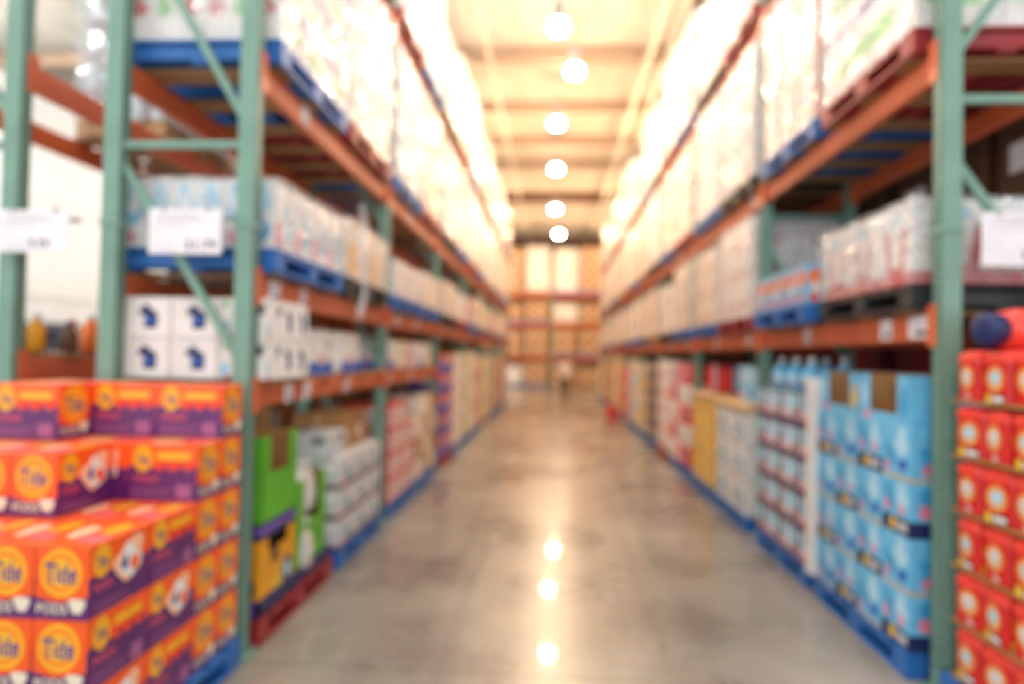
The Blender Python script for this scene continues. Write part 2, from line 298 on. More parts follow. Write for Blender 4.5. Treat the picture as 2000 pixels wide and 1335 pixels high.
# ------------------------------------------------------------------ lamps
def emis(name, colr, st):
    m = bpy.data.materials.new(name); m.use_nodes = True; nt = m.node_tree; b = nt.nodes['Principled BSDF']
    b.inputs['Base Color'].default_value = (.8, .8, .8, 1); b.inputs['Emission Color'].default_value = (*colr, 1); b.inputs['Emission Strength'].default_value = st
    return m
EW = emis('warm_lamp_glass', WARM, LAMP_POWER); EN = emis('neutral_lamp_glass', NEUT, LAMP_POWER * .55); EM = emis('mid_lamp_glass', (1.0, .85, .68), LAMP_POWER * .8)
def lamp_meshes():
    a = MB(); a.lathe([(.07, .3), (.1, .27), (.15, .15), (.17, .06), (.15, .02), (.05, 0)], 'white', seg=16)
    h = MB(); h.lathe([(.165, .17), (.12, .29), (.09, .31), (.11, .32), (.11, .52), (.05, .56)], 'grey_steel', seg=14)
    c_ = MB(); c_.box(-.008, .008, -.008, .008, .56, CZ - 7.5 + .06, 'dark')
    return a, h.mesh('lamp_housing'), c_.mesh('lamp_cable')
EH = emis('added_hall_lamp_glass', NEUT, LAMP_POWER * 2.6)
la, lh, lc = lamp_meshes()
LG = {}
for key, em in (('w', EW), ('n', EN), ('m', EM), ('h', EH)):
    g = MB(); g.lathe([(.07, .3), (.1, .27), (.15, .15), (.17, .06), (.15, .02), (.05, 0)], em, seg=16); LG[key] = g.mesh('lamp_glass')
ORD = ['nearest', 'second', 'third', 'fourth', 'fifth', 'sixth', 'seventh', 'eighth', 'ninth', 'tenth']
def lamp(x, y, key, where):
    e = empty('high_bay_lamp', (x, y, 7.5), 'glowing high bay lamp, %s' % where, 'lamp', 'high bay lamps')
    link('lamp_glass', LG[key], e, smooth=True); link('lamp_housing', lh, e, smooth=True); link('lamp_cable', lc, e)
for i, y in enumerate((3.2, 7.6, 11.4, 13.2, 16.2, 20.2, 25.7, 31.0)):
    lamp(.35 if i == 3 else (.2 if i == 7 else 0.0), y, 'n' if y < 6 else ('m' if y < 12 else 'w'), '%s over the middle of the aisle' % ORD[i])
for s, nm in ((-1, 'left'), (1, 'right')):
    for i, y in enumerate((3.2, 10.5, 18.0, 25.7, 32.0)):
        lamp(2.8 * s, y, 'n' if y < 6 else ('m' if y < 12 else 'w'), '%s above the %s rack row' % (ORD[i], nm))
for i, y in enumerate((2.0, 7.0, 11.5, 22.0)): lamp(-11.5 if y > 10 and y < 20 else -9.3, y, 'h', '%s added fill over the hall left of the racks' % ORD[i])  # added lamps out of view that brighten the left hall and wall
lamp(0, -2.5, 'n', 'over the cross aisle in front of the racks'); lamp(-4.5, -1.5, 'n', 'left added fill above the cross aisle in front of the racks'); lamp(4.5, -1.5, 'n', 'right added fill above the cross aisle in front of the racks')  # added fill lamps behind the camera for the near goods

# ------------------------------------------------------------------ racks
XL, XR, Y0, BAY = -1.71, 2.04, 3.46, 2.86
def PX(s): return XL if s < 0 else XR
def PF(s): return (XL + .05) if s < 0 else (XR - .05)      # face of the posts towards the aisle
SN = {-1: 'left', 1: 'right'}
RD = .78
def post_mesh(h_, s):
    """C section with a column of painted dark slots in its aisle face and flank, open to the rear"""
    mb = MB(); t = .006; a, b = .05, .042
    mb.box(-a, a, -b, -b + t, 0, h_, 'green_steel'); mb.box(-a, -a + t, -b, b, 0, h_, 'green_steel'); mb.box(a - t, a, -b, b, 0, h_, 'green_steel')
    mb.box(-a, -a + .03, b - t, b, 0, h_, 'green_steel'); mb.box(a - .03, a, b - t, b, 0, h_, 'green_steel')
    z = .1
    while z < h_ - .1:
        for yy in (-.018, .018):
            for sx in (-1, 1):
                x = sx * (a + .0006)
                mb.quad([(x, yy - .006, z), (x, yy + .006, z), (x, yy + .009, z + .022), (x, yy, z + .03), (x, yy - .009, z + .022)][::(1 if sx > 0 else -1)], 'hole_shade')  # flat dark quads paint the shade inside the slots
        z += .05
    return mb.mesh('post')
PH = 6.6
POSTM = post_mesh(PH, 1)
_b = MB(); _b.box(-.09, .09, -.07, .07, 0, .012, 'green_steel'); _b.lathe([(.012, .012), (.012, .03)], 'grey_steel', -.07, -.05, 8); _b.lathe([(.012, .012), (.012, .03)], 'grey_steel', .07, .05, 8)
FOOT = _b.mesh('base_plate')
def frame(xf, s, y, label, group, zs=None):
    e = empty('upright_frame', (xf, y, 0), label, 'rack frame', group)
    for x in (0, s * RD):
        link('base_plate', FOOT, e, (x, 0, 0)); link('post', POSTM, e, (x, 0, .012))
    def hb(z):
        m = MB(); m.box(.05 * s, s * (RD - .05), -.02, .02, z - .02, z + .02, 'green_steel'); link('horizontal_brace', m.mesh('horizontal_brace'), e)
    def db(z0, z1):
        m = MB(); m.bar((.05 * s, 0, z0), (s * (RD - .05), 0, z1), .042, .03, 'green_steel'); link('diagonal_brace', m.mesh('diagonal_brace'), e)
    if s < 0: hs = (.3, 2.83, 5.3); ds = ((.35, 1.5), (1.66, 2.72), (3.0, 4.14), (4.3, 5.25))
    else: hs = (.3, 3.06, 5.3); ds = ((.35, 1.5), (2.72, 1.75), (3.32, 4.3), (4.4, 5.25))
    for z in hs: hb(z)
    for a in ds: db(*a)
    m = MB()
    for x in (0, s * RD): m.box(x - .056, x + .056, -.05, .05, 2.36, 2.4, 'green_steel')
    link('splice_collar', m.mesh('splice_collar'), e)
    return e
NB = {-1: 7, 1: 8}
BORD = ['first', 'second', 'third', 'fourth', 'fifth', 'sixth', 'seventh', 'eighth', 'ninth']
for s in (-1, 1):
    for k in range(NB[s] + 1):
        frame(PX(s), s, Y0 + BAY * k, 'green perforated steel rack frame, %s from the camera in the %s row' % (BORD[k], SN[s]), 'green upright frames')
LEV = {-1: [1.49, 2.11, 3.33, 5.1], 1: [1.95, 3.35, 5.08]}
BH = .15
def beam(x, s, k, z, front, row, lev):
    """orange box beam with its end connectors; z is its top"""
    y0, y1 = Y0 + BAY * k + .045, Y0 + BAY * (k + 1) - .045
    e = empty('rack_beam', (x, y0, z), 'orange steel %s beam, %s shelf level, %s bay of the %s' % ('front' if front else 'back', lev, BORD[k], row), 'beam', 'orange rack beams')
    m = MB(); sg = 1 if x < 0 else -1
    if not front: sg = -sg
    hh = BH if lev != 'lowest' or row != 'left row' else .13
    m.box(-.025, .025, .002, y1 - y0 - .002, -hh, 0, 'orange_steel', .004)
    m.box(-.025, .025, .03, y1 - y0 - .03, -hh + .05, -hh + .054, 'orange_steel')
    link('beam_rail', m.mesh('beam_rail'), e)
    for yy in (.0, y1 - y0):
        c_ = MB(); d_ = .004 if yy == 0 else -.004
        xf = .052 * sg
        c_.box(xf - .003 if sg > 0 else xf - .003, xf + .003, yy - .045 if yy == 0 else yy - .03, yy + .03 if yy == 0 else yy + .045, -hh - .03, .04, 'orange_steel')
        c_.box(min(.02 * sg, xf), max(.02 * sg, xf), yy + (0.004 if yy == 0 else -.01), yy + (.01 if yy == 0 else -.004), -hh - .03, .04, 'orange_steel')
        link('end_connector', c_.mesh('end_connector'), e)
    return e
LN = {-1: ['lowest', 'second', 'third', 'top'], 1: ['lowest', 'second', 'top']}
PLANK = None
for s in (-1, 1):
    for li, z in enumerate(LEV[s]):
        for k in range(NB[s]):
            if s < 0 and li == 0 and k > 1: continue
            row = SN[s] + ' row'
            beam(PX(s), s, k, z, True, row, LN[s][li]); beam(PX(s) + s * RD, s, k, z, False, row, LN[s][li])
            n = 6
            for j in range(n):
                if PLANK is None:
                    m = MB(); m.box(-.47, .47, -.09, .09, 0, .022, 'plywood', .003); PLANK = m.mesh('shelf_plank')
                yy = Y0 + BAY * k + .28 + j * (BAY - .56) / (n - 1)
                if k > 4 and j % 2: continue
                tag(link('shelf_plank', PLANK, None, (PX(s) + s * RD / 2, yy, z)), 'flat brown plank across the %s beams, %s bay of the %s row' % (LN[s][li], BORD[k], SN[s]), 'shelf plank',
                    'planks on the %s beams of the %s bay, %s row' % (LN[s][li], BORD[k], SN[s]))
PT = .022

# ------------------------------------------------------------------ pallets
PMESH = {}
def pallet(x0, x1, y0, y1, z, k, where):
    w_, d_ = round(x1 - x0, 3), round(y1 - y0, 3)
    e = empty('pallet', ((x0 + x1) / 2, (y0 + y1) / 2, z), '%s pallet %s' % ({'pallet_blue': 'blue', 'pallet_red': 'dark red', 'pallet_black': 'black plastic', 'pallet_wood': 'bare wooden'}[k], where), 'pallet', 'pallets')
    kk = (w_, d_, k)
    if kk not in PMESH:
        a = MB()
        for i in range(7):
            yy = -d_ / 2 + i * (d_ - .12) / 6
            a.box(-w_ / 2, w_ / 2, yy, yy + .12, .118, .14, k)
        a.box(-w_ / 2, -w_ / 2 + .1, -d_ / 2, d_ / 2, .1, .118, k); a.box(w_ / 2 - .1, w_ / 2, -d_ / 2, d_ / 2, .1, .118, k)
        st = MB(); st.box(-w_ / 2, w_ / 2, -.07, .07, .02, .1, k, .004)
        bo = MB(); bo.box(-w_ / 2, -w_ / 2 + .1, -d_ / 2, d_ / 2, 0, .02, k); bo.box(w_ / 2 - .1, w_ / 2, -d_ / 2, d_ / 2, 0, .02, k); bo.box(-.05, .05, -d_ / 2, d_ / 2, 0, .02, k)
        PMESH[kk] = (a.mesh('top_deck'), st.mesh('stringer'), bo.mesh('bottom_deck'))
    a, st, bo = PMESH[kk]
    link('top_deck', a, e); link('bottom_deck', bo, e)
    for yy in (-d_ / 2 + .07, 0, d_ / 2 - .07): link('stringer', st, e, (0, yy, 0))
    return e

# ------------------------------------------------------------------ wrapped loads
def film_mesh(w_, d_, h_, m, seed, amp=.04):
    mb = MB(); rnd = random.Random(seed); nx, ny, nz = 8, 10, 12; e = .012
    peri = [(-w_ / 2 - e + (w_ + 2 * e) * i / nx, -d_ / 2 - e) for i in range(nx)] + [(w_ / 2 + e, -d_ / 2 - e + (d_ + 2 * e) * i / ny) for i in range(ny)] + \
           [(w_ / 2 + e - (w_ + 2 * e) * i / nx, d_ / 2 + e) for i in range(nx)] + [(-w_ / 2 - e, d_ / 2 + e - (d_ + 2 * e) * i / ny) for i in range(ny)]
    rings = []
    for j in range(nz + 1):
        z = .006 + (h_ + .009) * j / nz
        rings.append([(x * (1 + rnd.uniform(0, amp)), y * (1 + rnd.uniform(0, amp)), z + rnd.uniform(-.004, .004)) for x, y in peri])
    rings.append([(x * .8, y * .8, h_ + .02) for x, y in peri])
    mb.loft(rings, m, cap0=False)
    return mb.mesh('stretch_film')
def load(x0, x1, y0, y1, z, h_, n, key, base, pr, label, group=None, film=FILM, ends=None, name='wrapped_pallet_load'):
    nx, ny, nz = n; w_, d_ = x1 - x0, y1 - y0
    e = empty(name, ((x0 + x1) / 2, (y0 + y1) / 2, z), label, 'pallet load', group)
    cw, cdp, ch = w_ / nx, d_ / ny, h_ / nz
    me = carton_mesh(key, (cw - .006, cdp - .006, ch - .001), base, pr, ends)
    for i in range(nx):
        for j in range(ny):
            for k in range(nz):
                if 0 < i < nx - 1 and 0 < j < ny - 1 and k < nz - 1: continue
                link('carton', me, e, (-w_ / 2 + cw * (i + .5), -d_ / 2 + cdp * (j + .5), ch * k))
    if film: link('stretch_film', film_mesh(w_, d_, h_, film, int(abs(y0) * 100) + nx * 7 + int(z * 10)), e, smooth=False)
    return e
def span(s, d0, d1):
    a, b = PF(s) + s * d0, PF(s) + s * d1
    return (min(a, b), max(a, b))
SKIN = {  # design: (base, print, word)
 'whitegreen': ('white', 'whitegreen', 'white and green'), 'bluewhite': ('white', 'bluewhite', 'white and blue'), 'creamstripe': ('cream', 'creamstripe', 'cream'),
 'pinkwhite': ('white', 'pinkwhite', 'white and pink'), 'plaincarton': ('cardboard', 'plaincarton', 'brown cardboard'), 'diaper': ('pale_blue', 'diaper', 'light blue'),
 'palewipe': ('white', 'palewipe', 'white and pale blue'), 'yellowbag': ('cream', 'yellowbag', 'white and yellow'), 'whitered': ('white', 'whitered', 'white and red'),
 'blueorange': ('sky', 'blueorange', 'blue and orange'), 'maroonface': ('maroon', 'maroonface', 'maroon'), 'xmas': ('pale_green', 'xmas', 'white, green and red'),
 'detblue': ('sky', 'detblue', 'light blue'), 'redbase': ('pale_blue', 'redbase', 'white, blue and red'), 'roundblue': ('pale_grey', 'roundblue', 'white and blue'),
 'yellowdots': ('yellow', 'yellowdots', 'yellow'), 'redwhite': ('red', 'redwhite', 'red and white'), 'patterned': ('pale_grey', 'patterned', 'grey and teal'),
 'bluered': ('violet', 'bluered', 'purple and red'), 'creamface': ('cream', 'creamface', 'cream'), 'greencream': ('cream', 'greencream', 'cream and lime'),
 'orangered': ('td_red', 'orangered', 'orange red'), 'navyyellow': ('navy', 'navyyellow', 'navy and yellow'), 'whitejug': ('white', 'whitejug', 'white'), 'paperpack': ('white', 'paperpack', 'white and blue'),
 'bluebottle': ('pale_blue', 'bluebottle', 'light blue'), 'whitebox': ('white', 'creamface', 'white'),
}
SH = {-1: ['lowest', 'second', 'third', 'top'], 1: ['lowest', 'second', 'top']}
def shelf_load(s, li, k, half, skin, h_, n, pk, d0=-.06, deep=.98, film=FILM, y0=None, y1=None, ends=None):
    z = LEV[s][li] + PT
    ya = Y0 + BAY * k + (.12 + half * 1.33 if y0 is None else y0); yb = ya + (1.2 if y1 is None else y1)
    x0, x1 = span(s, d0, d0 + deep)
    wh = '%s %s shelf, %s bay' % (SH[s][li], SN[s], BORD[k])
    hw = ('nearer', 'farther')[half]
    if pk: pallet(x0, x1, ya, yb, z, pk, 'on the %s, %s one' % (wh, hw)); z += .14
    b, pr, wd = SKIN[skin]
    wrap = 'film wrapped' if film else 'stacked'
    return load(x0 + .02, x1 - .02, ya + .02, yb - .02, z, h_, n, skin + (ends or '') + '_load', b, pr, '%s %s cartons on the %s, %s' % (wrap, wd, wh, hw), None, film, ends)

# left row, third shelf (Z 3.33) and top shelf (Z 5.1)
l3 = [('whitegreen', 'pallet_blue'), ('pinkwhite', 'pallet_red'), ('bluewhite', 'pallet_blue'), ('creamstripe', 'pallet_red'), ('whitebox', 'pallet_black'), ('creamface', 'pallet_blue'), ('pinkwhite', 'pallet_red'),
      ('creamstripe', 'pallet_blue'), ('whitebox', 'pallet_wood'), ('bluewhite', 'pallet_blue'), ('creamface', 'pallet_red'), ('creamstripe', 'pallet_blue'), ('whitebox', 'pallet_blue'), ('creamface', 'pallet_wood')]
for i, (sk, pk) in enumerate(l3):
    shelf_load(-1, 2, i // 2, i % 2, 'xmas' if False else sk, 1.36 if i % 3 else 1.42, (2, 3, 4 if i % 2 else 5), pk, ends='xmas' if i == 0 else None)
tops = ['bluewhite', 'whitebox', 'pinkwhite', 'whitebox', 'creamstripe', 'creamface', 'whitebox', 'creamstripe', 'creamface', 'whitebox', 'creamstripe', 'whitebox', 'creamface', 'creamstripe', 'whitebox', 'creamface']
for i in range(14):
    shelf_load(-1, 3, i // 2, i % 2, tops[i], (1.5, 1.6, 1.3, 1.55, 1.2)[i % 5], (2, 3, 4), ('pallet_blue', 'pallet_black', 'pallet_red')[i % 3])
# left row, second shelf (Z 2.11)
shelf_load(-1, 1, 0, 0, 'palewipe', .4, (3, 4, 1), 'pallet_blue', film=FILM_CLEAR, ends='diaper')
l = shelf_load(-1, 1, 0, 1, 'yellowbag', .46, (2, 2, 1), 'pallet_black')
l2 = [('pinkwhite', .36, 'pallet_blue'), ('creamface', .42, 'pallet_blue'), ('creamstripe', .5, 'pallet_black'), ('whitebox', .45, 'pallet_red'), ('redwhite', .5, 'pallet_blue'), ('creamface', .6, 'pallet_blue'), ('greencream', .55, 'pallet_red'),
      ('orangered', .5, 'pallet_blue'), ('creamstripe', .6, 'pallet_wood'), ('pinkwhite', .6, 'pallet_blue'), ('creamface', .6, 'pallet_wood'), ('redwhite', .5, 'pallet_blue')]
for i, (sk, h_, pk) in enumerate(l2):
    shelf_load(-1, 1, 1 + i // 2, i % 2, sk, h_, (2, 3, 2 + i % 2), pk)
# right row
r2 = [('whitegreen', 'pallet_red'), ('orangestripe', 'pallet_blue'), ('pinkwhite', 'pallet_black'), ('whitebox', 'pallet_blue'), ('creamface', 'pallet_red'), ('creamstripe', 'pallet_blue'), ('whitebox', 'pallet_black'), ('creamface', 'pallet_wood'),
      ('creamstripe', 'pallet_blue'), ('whitebox', 'pallet_red'), ('creamface', 'pallet_wood'), ('creamstripe', 'pallet_blue'), ('whitebox', 'pallet_blue'), ('creamface', 'pallet_wood'), ('creamstripe', 'pallet_blue'), ('whitebox', 'pallet_blue')]
PK['cyanface'] = [('b', .02, .1, .5, .7, 'cyan'), ('b', .4, .4, .98, .98, 'pale_blue'), ('b', .1, .6, .4, .95, 'sky'), ('r', 0, 0, 1, .06, 'card_light'), ('b', .1, .1, .3, .35, 'pink'), ('b', .55, .1, .95, .45, 'blue')]
SKIN['cyanface'] = ('sky', 'cyanface', 'cyan blue')
PK['orangestripe'] = [('r', 0, .05, .06, .95, 'orange'), ('r', .94, .05, 1, .95, 'orange'), ('r', 0, .3, .06, .45, 'crimson'), ('b', .2, .2, .8, .5, 'td_peach'), ('b', .2, .5, .8, .8, 'pale_blue')]
SKIN['orangestripe'] = ('white', 'orangestripe', 'white and orange')
for i, (sk, pk) in enumerate(r2):
    shelf_load(1, 1, i // 2, i % 2, sk, 1.34 if i % 3 else 1.4, (2, 3 if i else 1, 4 if i else 3), pk)
for i in range(16):
    shelf_load(1, 2, i // 2, i % 2, tops[i], (1.6, 1.35, 1.55, 1.15, 1.5)[i % 5], (2, 3, 4), ('pallet_black', 'pallet_blue', 'pallet_red')[i % 3])
shelf_load(1, 0, 0, 0, 'whitered', .46, (2, 3, 1), 'pallet_black', film=FILM_CLEAR)
shelf_load(1, 0, 0, 1, 'blueorange', .3, (3, 3, 1), 'pallet_blue', film=None, d0=-.12)
r1 = [('pinkwhite', 1.0, 'pallet_red'), ('creamstripe', .95, 'pallet_blue'), ('creamface', .98, 'pallet_blue'), ('whitebox', .8, 'pallet_black'), ('creamstripe', .9, 'pallet_wood'), ('creamface', .85, 'pallet_blue'), ('whitebox', .9, 'pallet_blue'),
      ('creamstripe', .8, 'pallet_blue'), ('pinkwhite', .9, 'pallet_red'), ('creamface', .8, 'pallet_wood'), ('whitebox', .9, 'pallet_blue'), ('creamstripe', .7, 'pallet_blue'), ('creamface', .9, 'pallet_wood'), ('whitebox', .7, 'pallet_blue')]
for i, (sk, h_, pk) in enumerate(r1):
    shelf_load(1, 0, 1 + i // 2, i % 2, sk, h_, (2, 3, 3), pk)

# film tail hanging from a load on the left row
m = MB(); pts = [(0, 0, .6), (.03, .02, .4), (.0, -.02, .15), (.04, .02, -.1), (.01, .0, -.3)]
for a, b in zip(pts, pts[1:]): m.bar(a, b, .05, .006, FILM, Vector((0, 1, .2)))
link('film_tail', m.mesh('film_tail'), l, (.53, -.46, 0))
m = MB(); m.loft([[(-.4, -.5, 0), (.4, -.5, 0), (.4, .5, 0), (-.4, .5, 0)], [(-.2, -.35, .14), (.1, -.3, .1), (.1, .1, .2), (-.2, .1, .12)], [(-.12, -.2, .2), (0, -.2, .22), (0, -.1, .26), (-.12, -.1, .2)]], FILM)
link('film_peak', m.mesh('film_peak'), l, (.05, 0, .47))

# ------------------------------------------------------------------ second shelf, seen through the left frame: nothing extra; lowest shelf goods
def case(name, me, x, y, z, label, cat, group, rz=0):
    return tag(link(name, me, None, (x, y, z), rz), label, cat, group)
z1 = LEV[-1][0] + PT
wm = carton_mesh('white_jug_carton', (.275, .2, .232), 'white', 'whitejug'); wt = carton_mesh('white_label_carton', (.275, .2, .232), 'white', 'whitetext')
LAY = ['bottom', 'second', 'third', 'fourth', 'fifth', 'sixth', 'seventh']
for i in range(3):
    for j in range(3):
        for k in range(2):
            if i > 0 and j > 0: continue
            me = wt if (i == 0 and j == 0) else wm
            case('detergent_carton', me, -1.76 - i * .285, 3.63 + j * .206, z1 + k * .233,
                 'white jug carton, %s layer, %s from the aisle, %s deep, lowest left shelf' % (('lower', 'upper')[k], BORD[i], BORD[j]), 'carton', 'white jug cartons on the lowest left shelf')
# paper towel packs: rounded bundles
def pack_mesh(key, dims, base, pr):
    kk = ('pack' + key, dims)
    if kk in DM: return DM[kk]
    mb = MB(); w_, d_, h_ = dims
    def ring(f, z):
        a, b = w_ / 2 * f, d_ / 2 * f; q = .18
        return [(-a * (1 - q), -b, z), (0, -b * 1.02, z), (a * (1 - q), -b, z), (a, -b * (1 - q), z), (a * 1.02, 0, z), (a, b * (1 - q), z), (a * (1 - q), b, z), (0, b * 1.02, z), (-a * (1 - q), b, z), (-a, b * (1 - q), z), (-a * 1.02, 0, z), (-a, -b * (1 - q), z)]
    mb.loft([ring(.93, 0), ring(.985, h_ * .04), ring(1, h_ * .5), ring(.985, h_ * .95), ring(.9, h_)], base)
    for f in ('-x', '+x', '-y', '+y'): prints(mb, f, (w_ * 1.025, d_ * 1.025, h_), [(t[0], .12 + t[1] * .76, t[2], .12 + t[3] * .76, t[4], t[5]) + tuple(t[6:]) for t in PK[pr]])
    DM[kk] = mb.mesh(key); return DM[kk]
pk1 = pack_mesh('paper_pack', (.5, .62, .33), 'white', 'paperpack')
for j, (yy, zz) in enumerate(((4.62, 0), (5.3, 0))):
    case('paper_towel_pack', pk1, -1.97, yy + .05, z1, 'white and blue pack of paper towels on the lowest left shelf, %s of two' % ('nearer', 'farther')[j], 'paper towels', 'paper towel packs')
for j in range(5):
    yy = 6.65 + j * .5
    me = pack_mesh('mixed_pack%d' % (j % 3), (.4, .42, .3), ('white', 'cream', 'rose')[j % 3], ('paperpack', 'creamface', 'pinkwhite')[j % 3])
    case('soft_pack', me, -1.9, yy, z1, '%s soft pack on the lowest left shelf, %s in the second bay' % (('white', 'cream', 'pink')[j % 3], BORD[j]), 'pack', 'soft packs on the lowest left shelf')

# ------------------------------------------------------------------ goods on floor pallets
def floor_goods(s, k, half, skin, pk, ncol, rows, rh, lay0=.14, dep=.5, lid=False, idx=0, y0=None, ln=1.2, gap=.004, d0=-.02, skin2=None, kind='carton'):
    x0, x1 = span(s, d0 - .02, d0 + .96)
    ya = Y0 + BAY * k + (.1 + half * 1.34 if y0 is None else y0)
    pallet(x0, x1, ya, ya + ln, 0, pk, 'on the floor, %s of the %s bay, %s row' % (('nearer', 'farther')[half], BORD[k], SN[s]))
    cw = ln / ncol
    for c_ in range(ncol):
        rr = rows[c_] if isinstance(rows, (list, tuple)) else rows
        for r in range(rr):
            sk = skin2 if (skin2 and (c_ + r) % 2) else skin
            b, pr, wd = SKIN[sk]
            me = carton_mesh(sk + '_case', (dep, cw - .012, rh - gap), b, pr)
            xx = x0 + .02 + dep / 2 if s > 0 else x1 - .02 - dep / 2
            case(kind if kind != 'carton' else 'product_carton', me, xx, ya + cw * (c_ + .5), lay0 + r * rh,
                 '%s carton, %s layer, %s column, %s pallet, %s bay, %s row' % (wd, LAY[r], BORD[c_], ('nearer', 'farther')[half], BORD[k], SN[s]), 'carton',
                 '%s cartons on the floor, %s bay, %s row' % (wd, BORD[k], SN[s]))
    return x0, x1, ya
# ---- left, first bay: red pallet with display bins
x0, x1 = span(-1, -.03, .95)
pallet(x0, x1, Y0 + .1, Y0 + 1.3, 0, 'pallet_red', 'on the floor at the near end of the left row')
def display_bin(w_, d_, h_, base, edge, inner, cut=.45, band=None):
    """open carton with a cut-away aisle side (+x), fold walls and inner faces"""
    m = MB(); t = .008
    m.box(-w_ / 2, w_ / 2, -d_ / 2, -d_ / 2 + t, 0, h_, base); m.box(-w_ / 2, w_ / 2, d_ / 2 - t, d_ / 2, 0, h_, base); m.box(-w_ / 2, -w_ / 2 + t, -d_ / 2 + t, d_ / 2 - t, 0, h_, base)
    m.box(-w_ / 2 + t, w_ / 2 - t, -d_ / 2 + t, d_ / 2 - t, 0, t, inner)
    m.box(w_ / 2 - t, w_ / 2, -d_ / 2 + t, d_ / 2 - t, 0, h_ * cut, base)
    for a in (-1, 1):
        yy = a * (d_ / 2 - t)
        m.box(w_ / 2 - t, w_ / 2, min(yy, yy - a * d_ * .2), max(yy, yy - a * d_ * .2), h_ * cut, h_, base)
        m.quad([(-w_ / 2 + t, yy - a * .001, t), (w_ / 2 - t, yy - a * .001, t), (w_ / 2 - t, yy - a * .001, h_), (-w_ / 2 + t, yy - a * .001, h_)][::(1 if a > 0 else -1)], inner)
    m.quad([(-w_ / 2 + t + .001, -d_ / 2 + t, t), (-w_ / 2 + t + .001, d_ / 2 - t, t), (-w_ / 2 + t + .001, d_ / 2 - t, h_), (-w_ / 2 + t + .001, -d_ / 2 + t, h_)], inner)
    if band:
        for f in ('+x', '-y'): prints(m, f, (w_, d_, h_), band)
    return m
tray = MB(); tray.box(-.46, .46, -.58, .58, 0, .01, 'blue'); 
for a in (-1, 1): tray.box(.45 * a - .01, .45 * a + .01, -.58, .58, 0, .1, 'navy'); tray.box(-.46, .46, .57 * a - .01, .57 * a + .01, 0, .1, 'violet')
case('carton_tray', tray.mesh('carton_tray'), (x0 + x1) / 2 + .01, Y0 + .7, .14, 'shallow blue and violet display tray on the red pallet', 'tray', None)
zt = .15
ob = display_bin(.44, .5, .42, 'amber', 'amber', 'card_dark', .8, [('b', .3, .1, .7, .5, 'yellow'), ('d', .62, .16, .94, .56, 'navy'), ('d', .68, .24, .88, .48, 'pale_blue'), ('r', .3, .6, .5, .85, 'brown')])
case('display_bin', ob.mesh('display_bin'), -1.86 - .02, 3.86, zt + .005, 'orange cardboard display bin at the base of the left row', 'display bin', 'display bins on the red pallet')
bb = MB(); bb.box(-.22, .22, -.25, .25, 0, .1, 'navy', .004); bb.box(-.222, .222, -.252, .252, .035, .075, 'violet'); 
case('carton_tray', bb.mesh('band_tray'), -1.88, 3.86, zt + .426, 'blue and violet cardboard tray between orange bin and green bin', 'tray', None)
gb = display_bin(.44, .5, .5, 'green', 'green', 'cardboard', .55, [('r', .02, .0, .06, 1, 'dark_green')])
case('display_bin', gb.mesh('display_bin'), -1.88, 3.86, zt + .527, 'tall lime green display bin stacked on the orange bin', 'display bin', 'display bins on the red pallet')
gl = display_bin(.44, .52, .66, 'green', 'green', 'card_dark', .55, [('r', .0, .0, 1, .05, 'dark_green')])
case('display_bin', gl.mesh('display_bin'), -1.88, 4.4, zt + .005, 'deep green display bin holding silver bags, beside the orange bin', 'display bin', 'display bins on the red pallet')
def bag_mesh():
    m = MB(); rnd = random.Random(3); rings = []
    for j, (f, z) in enumerate(((.55, 0), (.95, .05), (1.05, .14), (.95, .26), (.7, .33), (.9, .37))):
        rings.append([(.13 * f * math.cos(a * .5236) * rnd.uniform(.88, 1.1), .16 * f * math.sin(a * .5236) * rnd.uniform(.88, 1.1), z) for a in range(12)])
    m.loft(rings, mat('silver_foil', (236, 236, 234), .2, .4, bump=.4)); return m.mesh('foil_bag')
bg_ = bag_mesh()
for i, (a, b, cz) in enumerate(((-1.76, 4.3, .335), (-1.98, 4.5, .335))):
    case('foil_bag', bg_, a, b, zt + .0135, 'crinkled silver foil bag in the deep green bin, %s' % ('nearer the aisle', 'farther from the aisle')[i], 'bag', 'silver bags')
bg2 = case('foil_bag', bg_, -1.79, 4.4, zt + .386, 'crinkled silver foil bag on top of the other bags in the green bin', 'bag', 'silver bags')
wb = carton_mesh('white_small', (.4, .42, .2), 'pale_grey', 'whitetext')
bx = carton_mesh('plain_tall', (.44, .5, .3), 'cardboard', 'plaincarton')
# far half of the first bay: patterned cartons with brown cartons on top
floor_goods(-1, 0, 1, 'patterned', 'pallet_blue', 3, 3, .235)
case('product_carton', wb, -1.92, 5.05, .14 + 3 * .235, 'pale grey carton with a printed label on the patterned cartons', 'carton', None)
for j, yy in enumerate((5.5, 5.9)):
    case('product_carton', carton_mesh('plain_tall', (.42, .36, .3), 'cardboard', 'plaincarton'), -1.98, yy, .14 + 3 * .235, 'brown cardboard carton on the patterned cartons, %s of two' % ('nearer', 'farther')[j], 'carton', 'brown cartons over the patterned ones')
x0, x1 = span(-1, 0, 0)
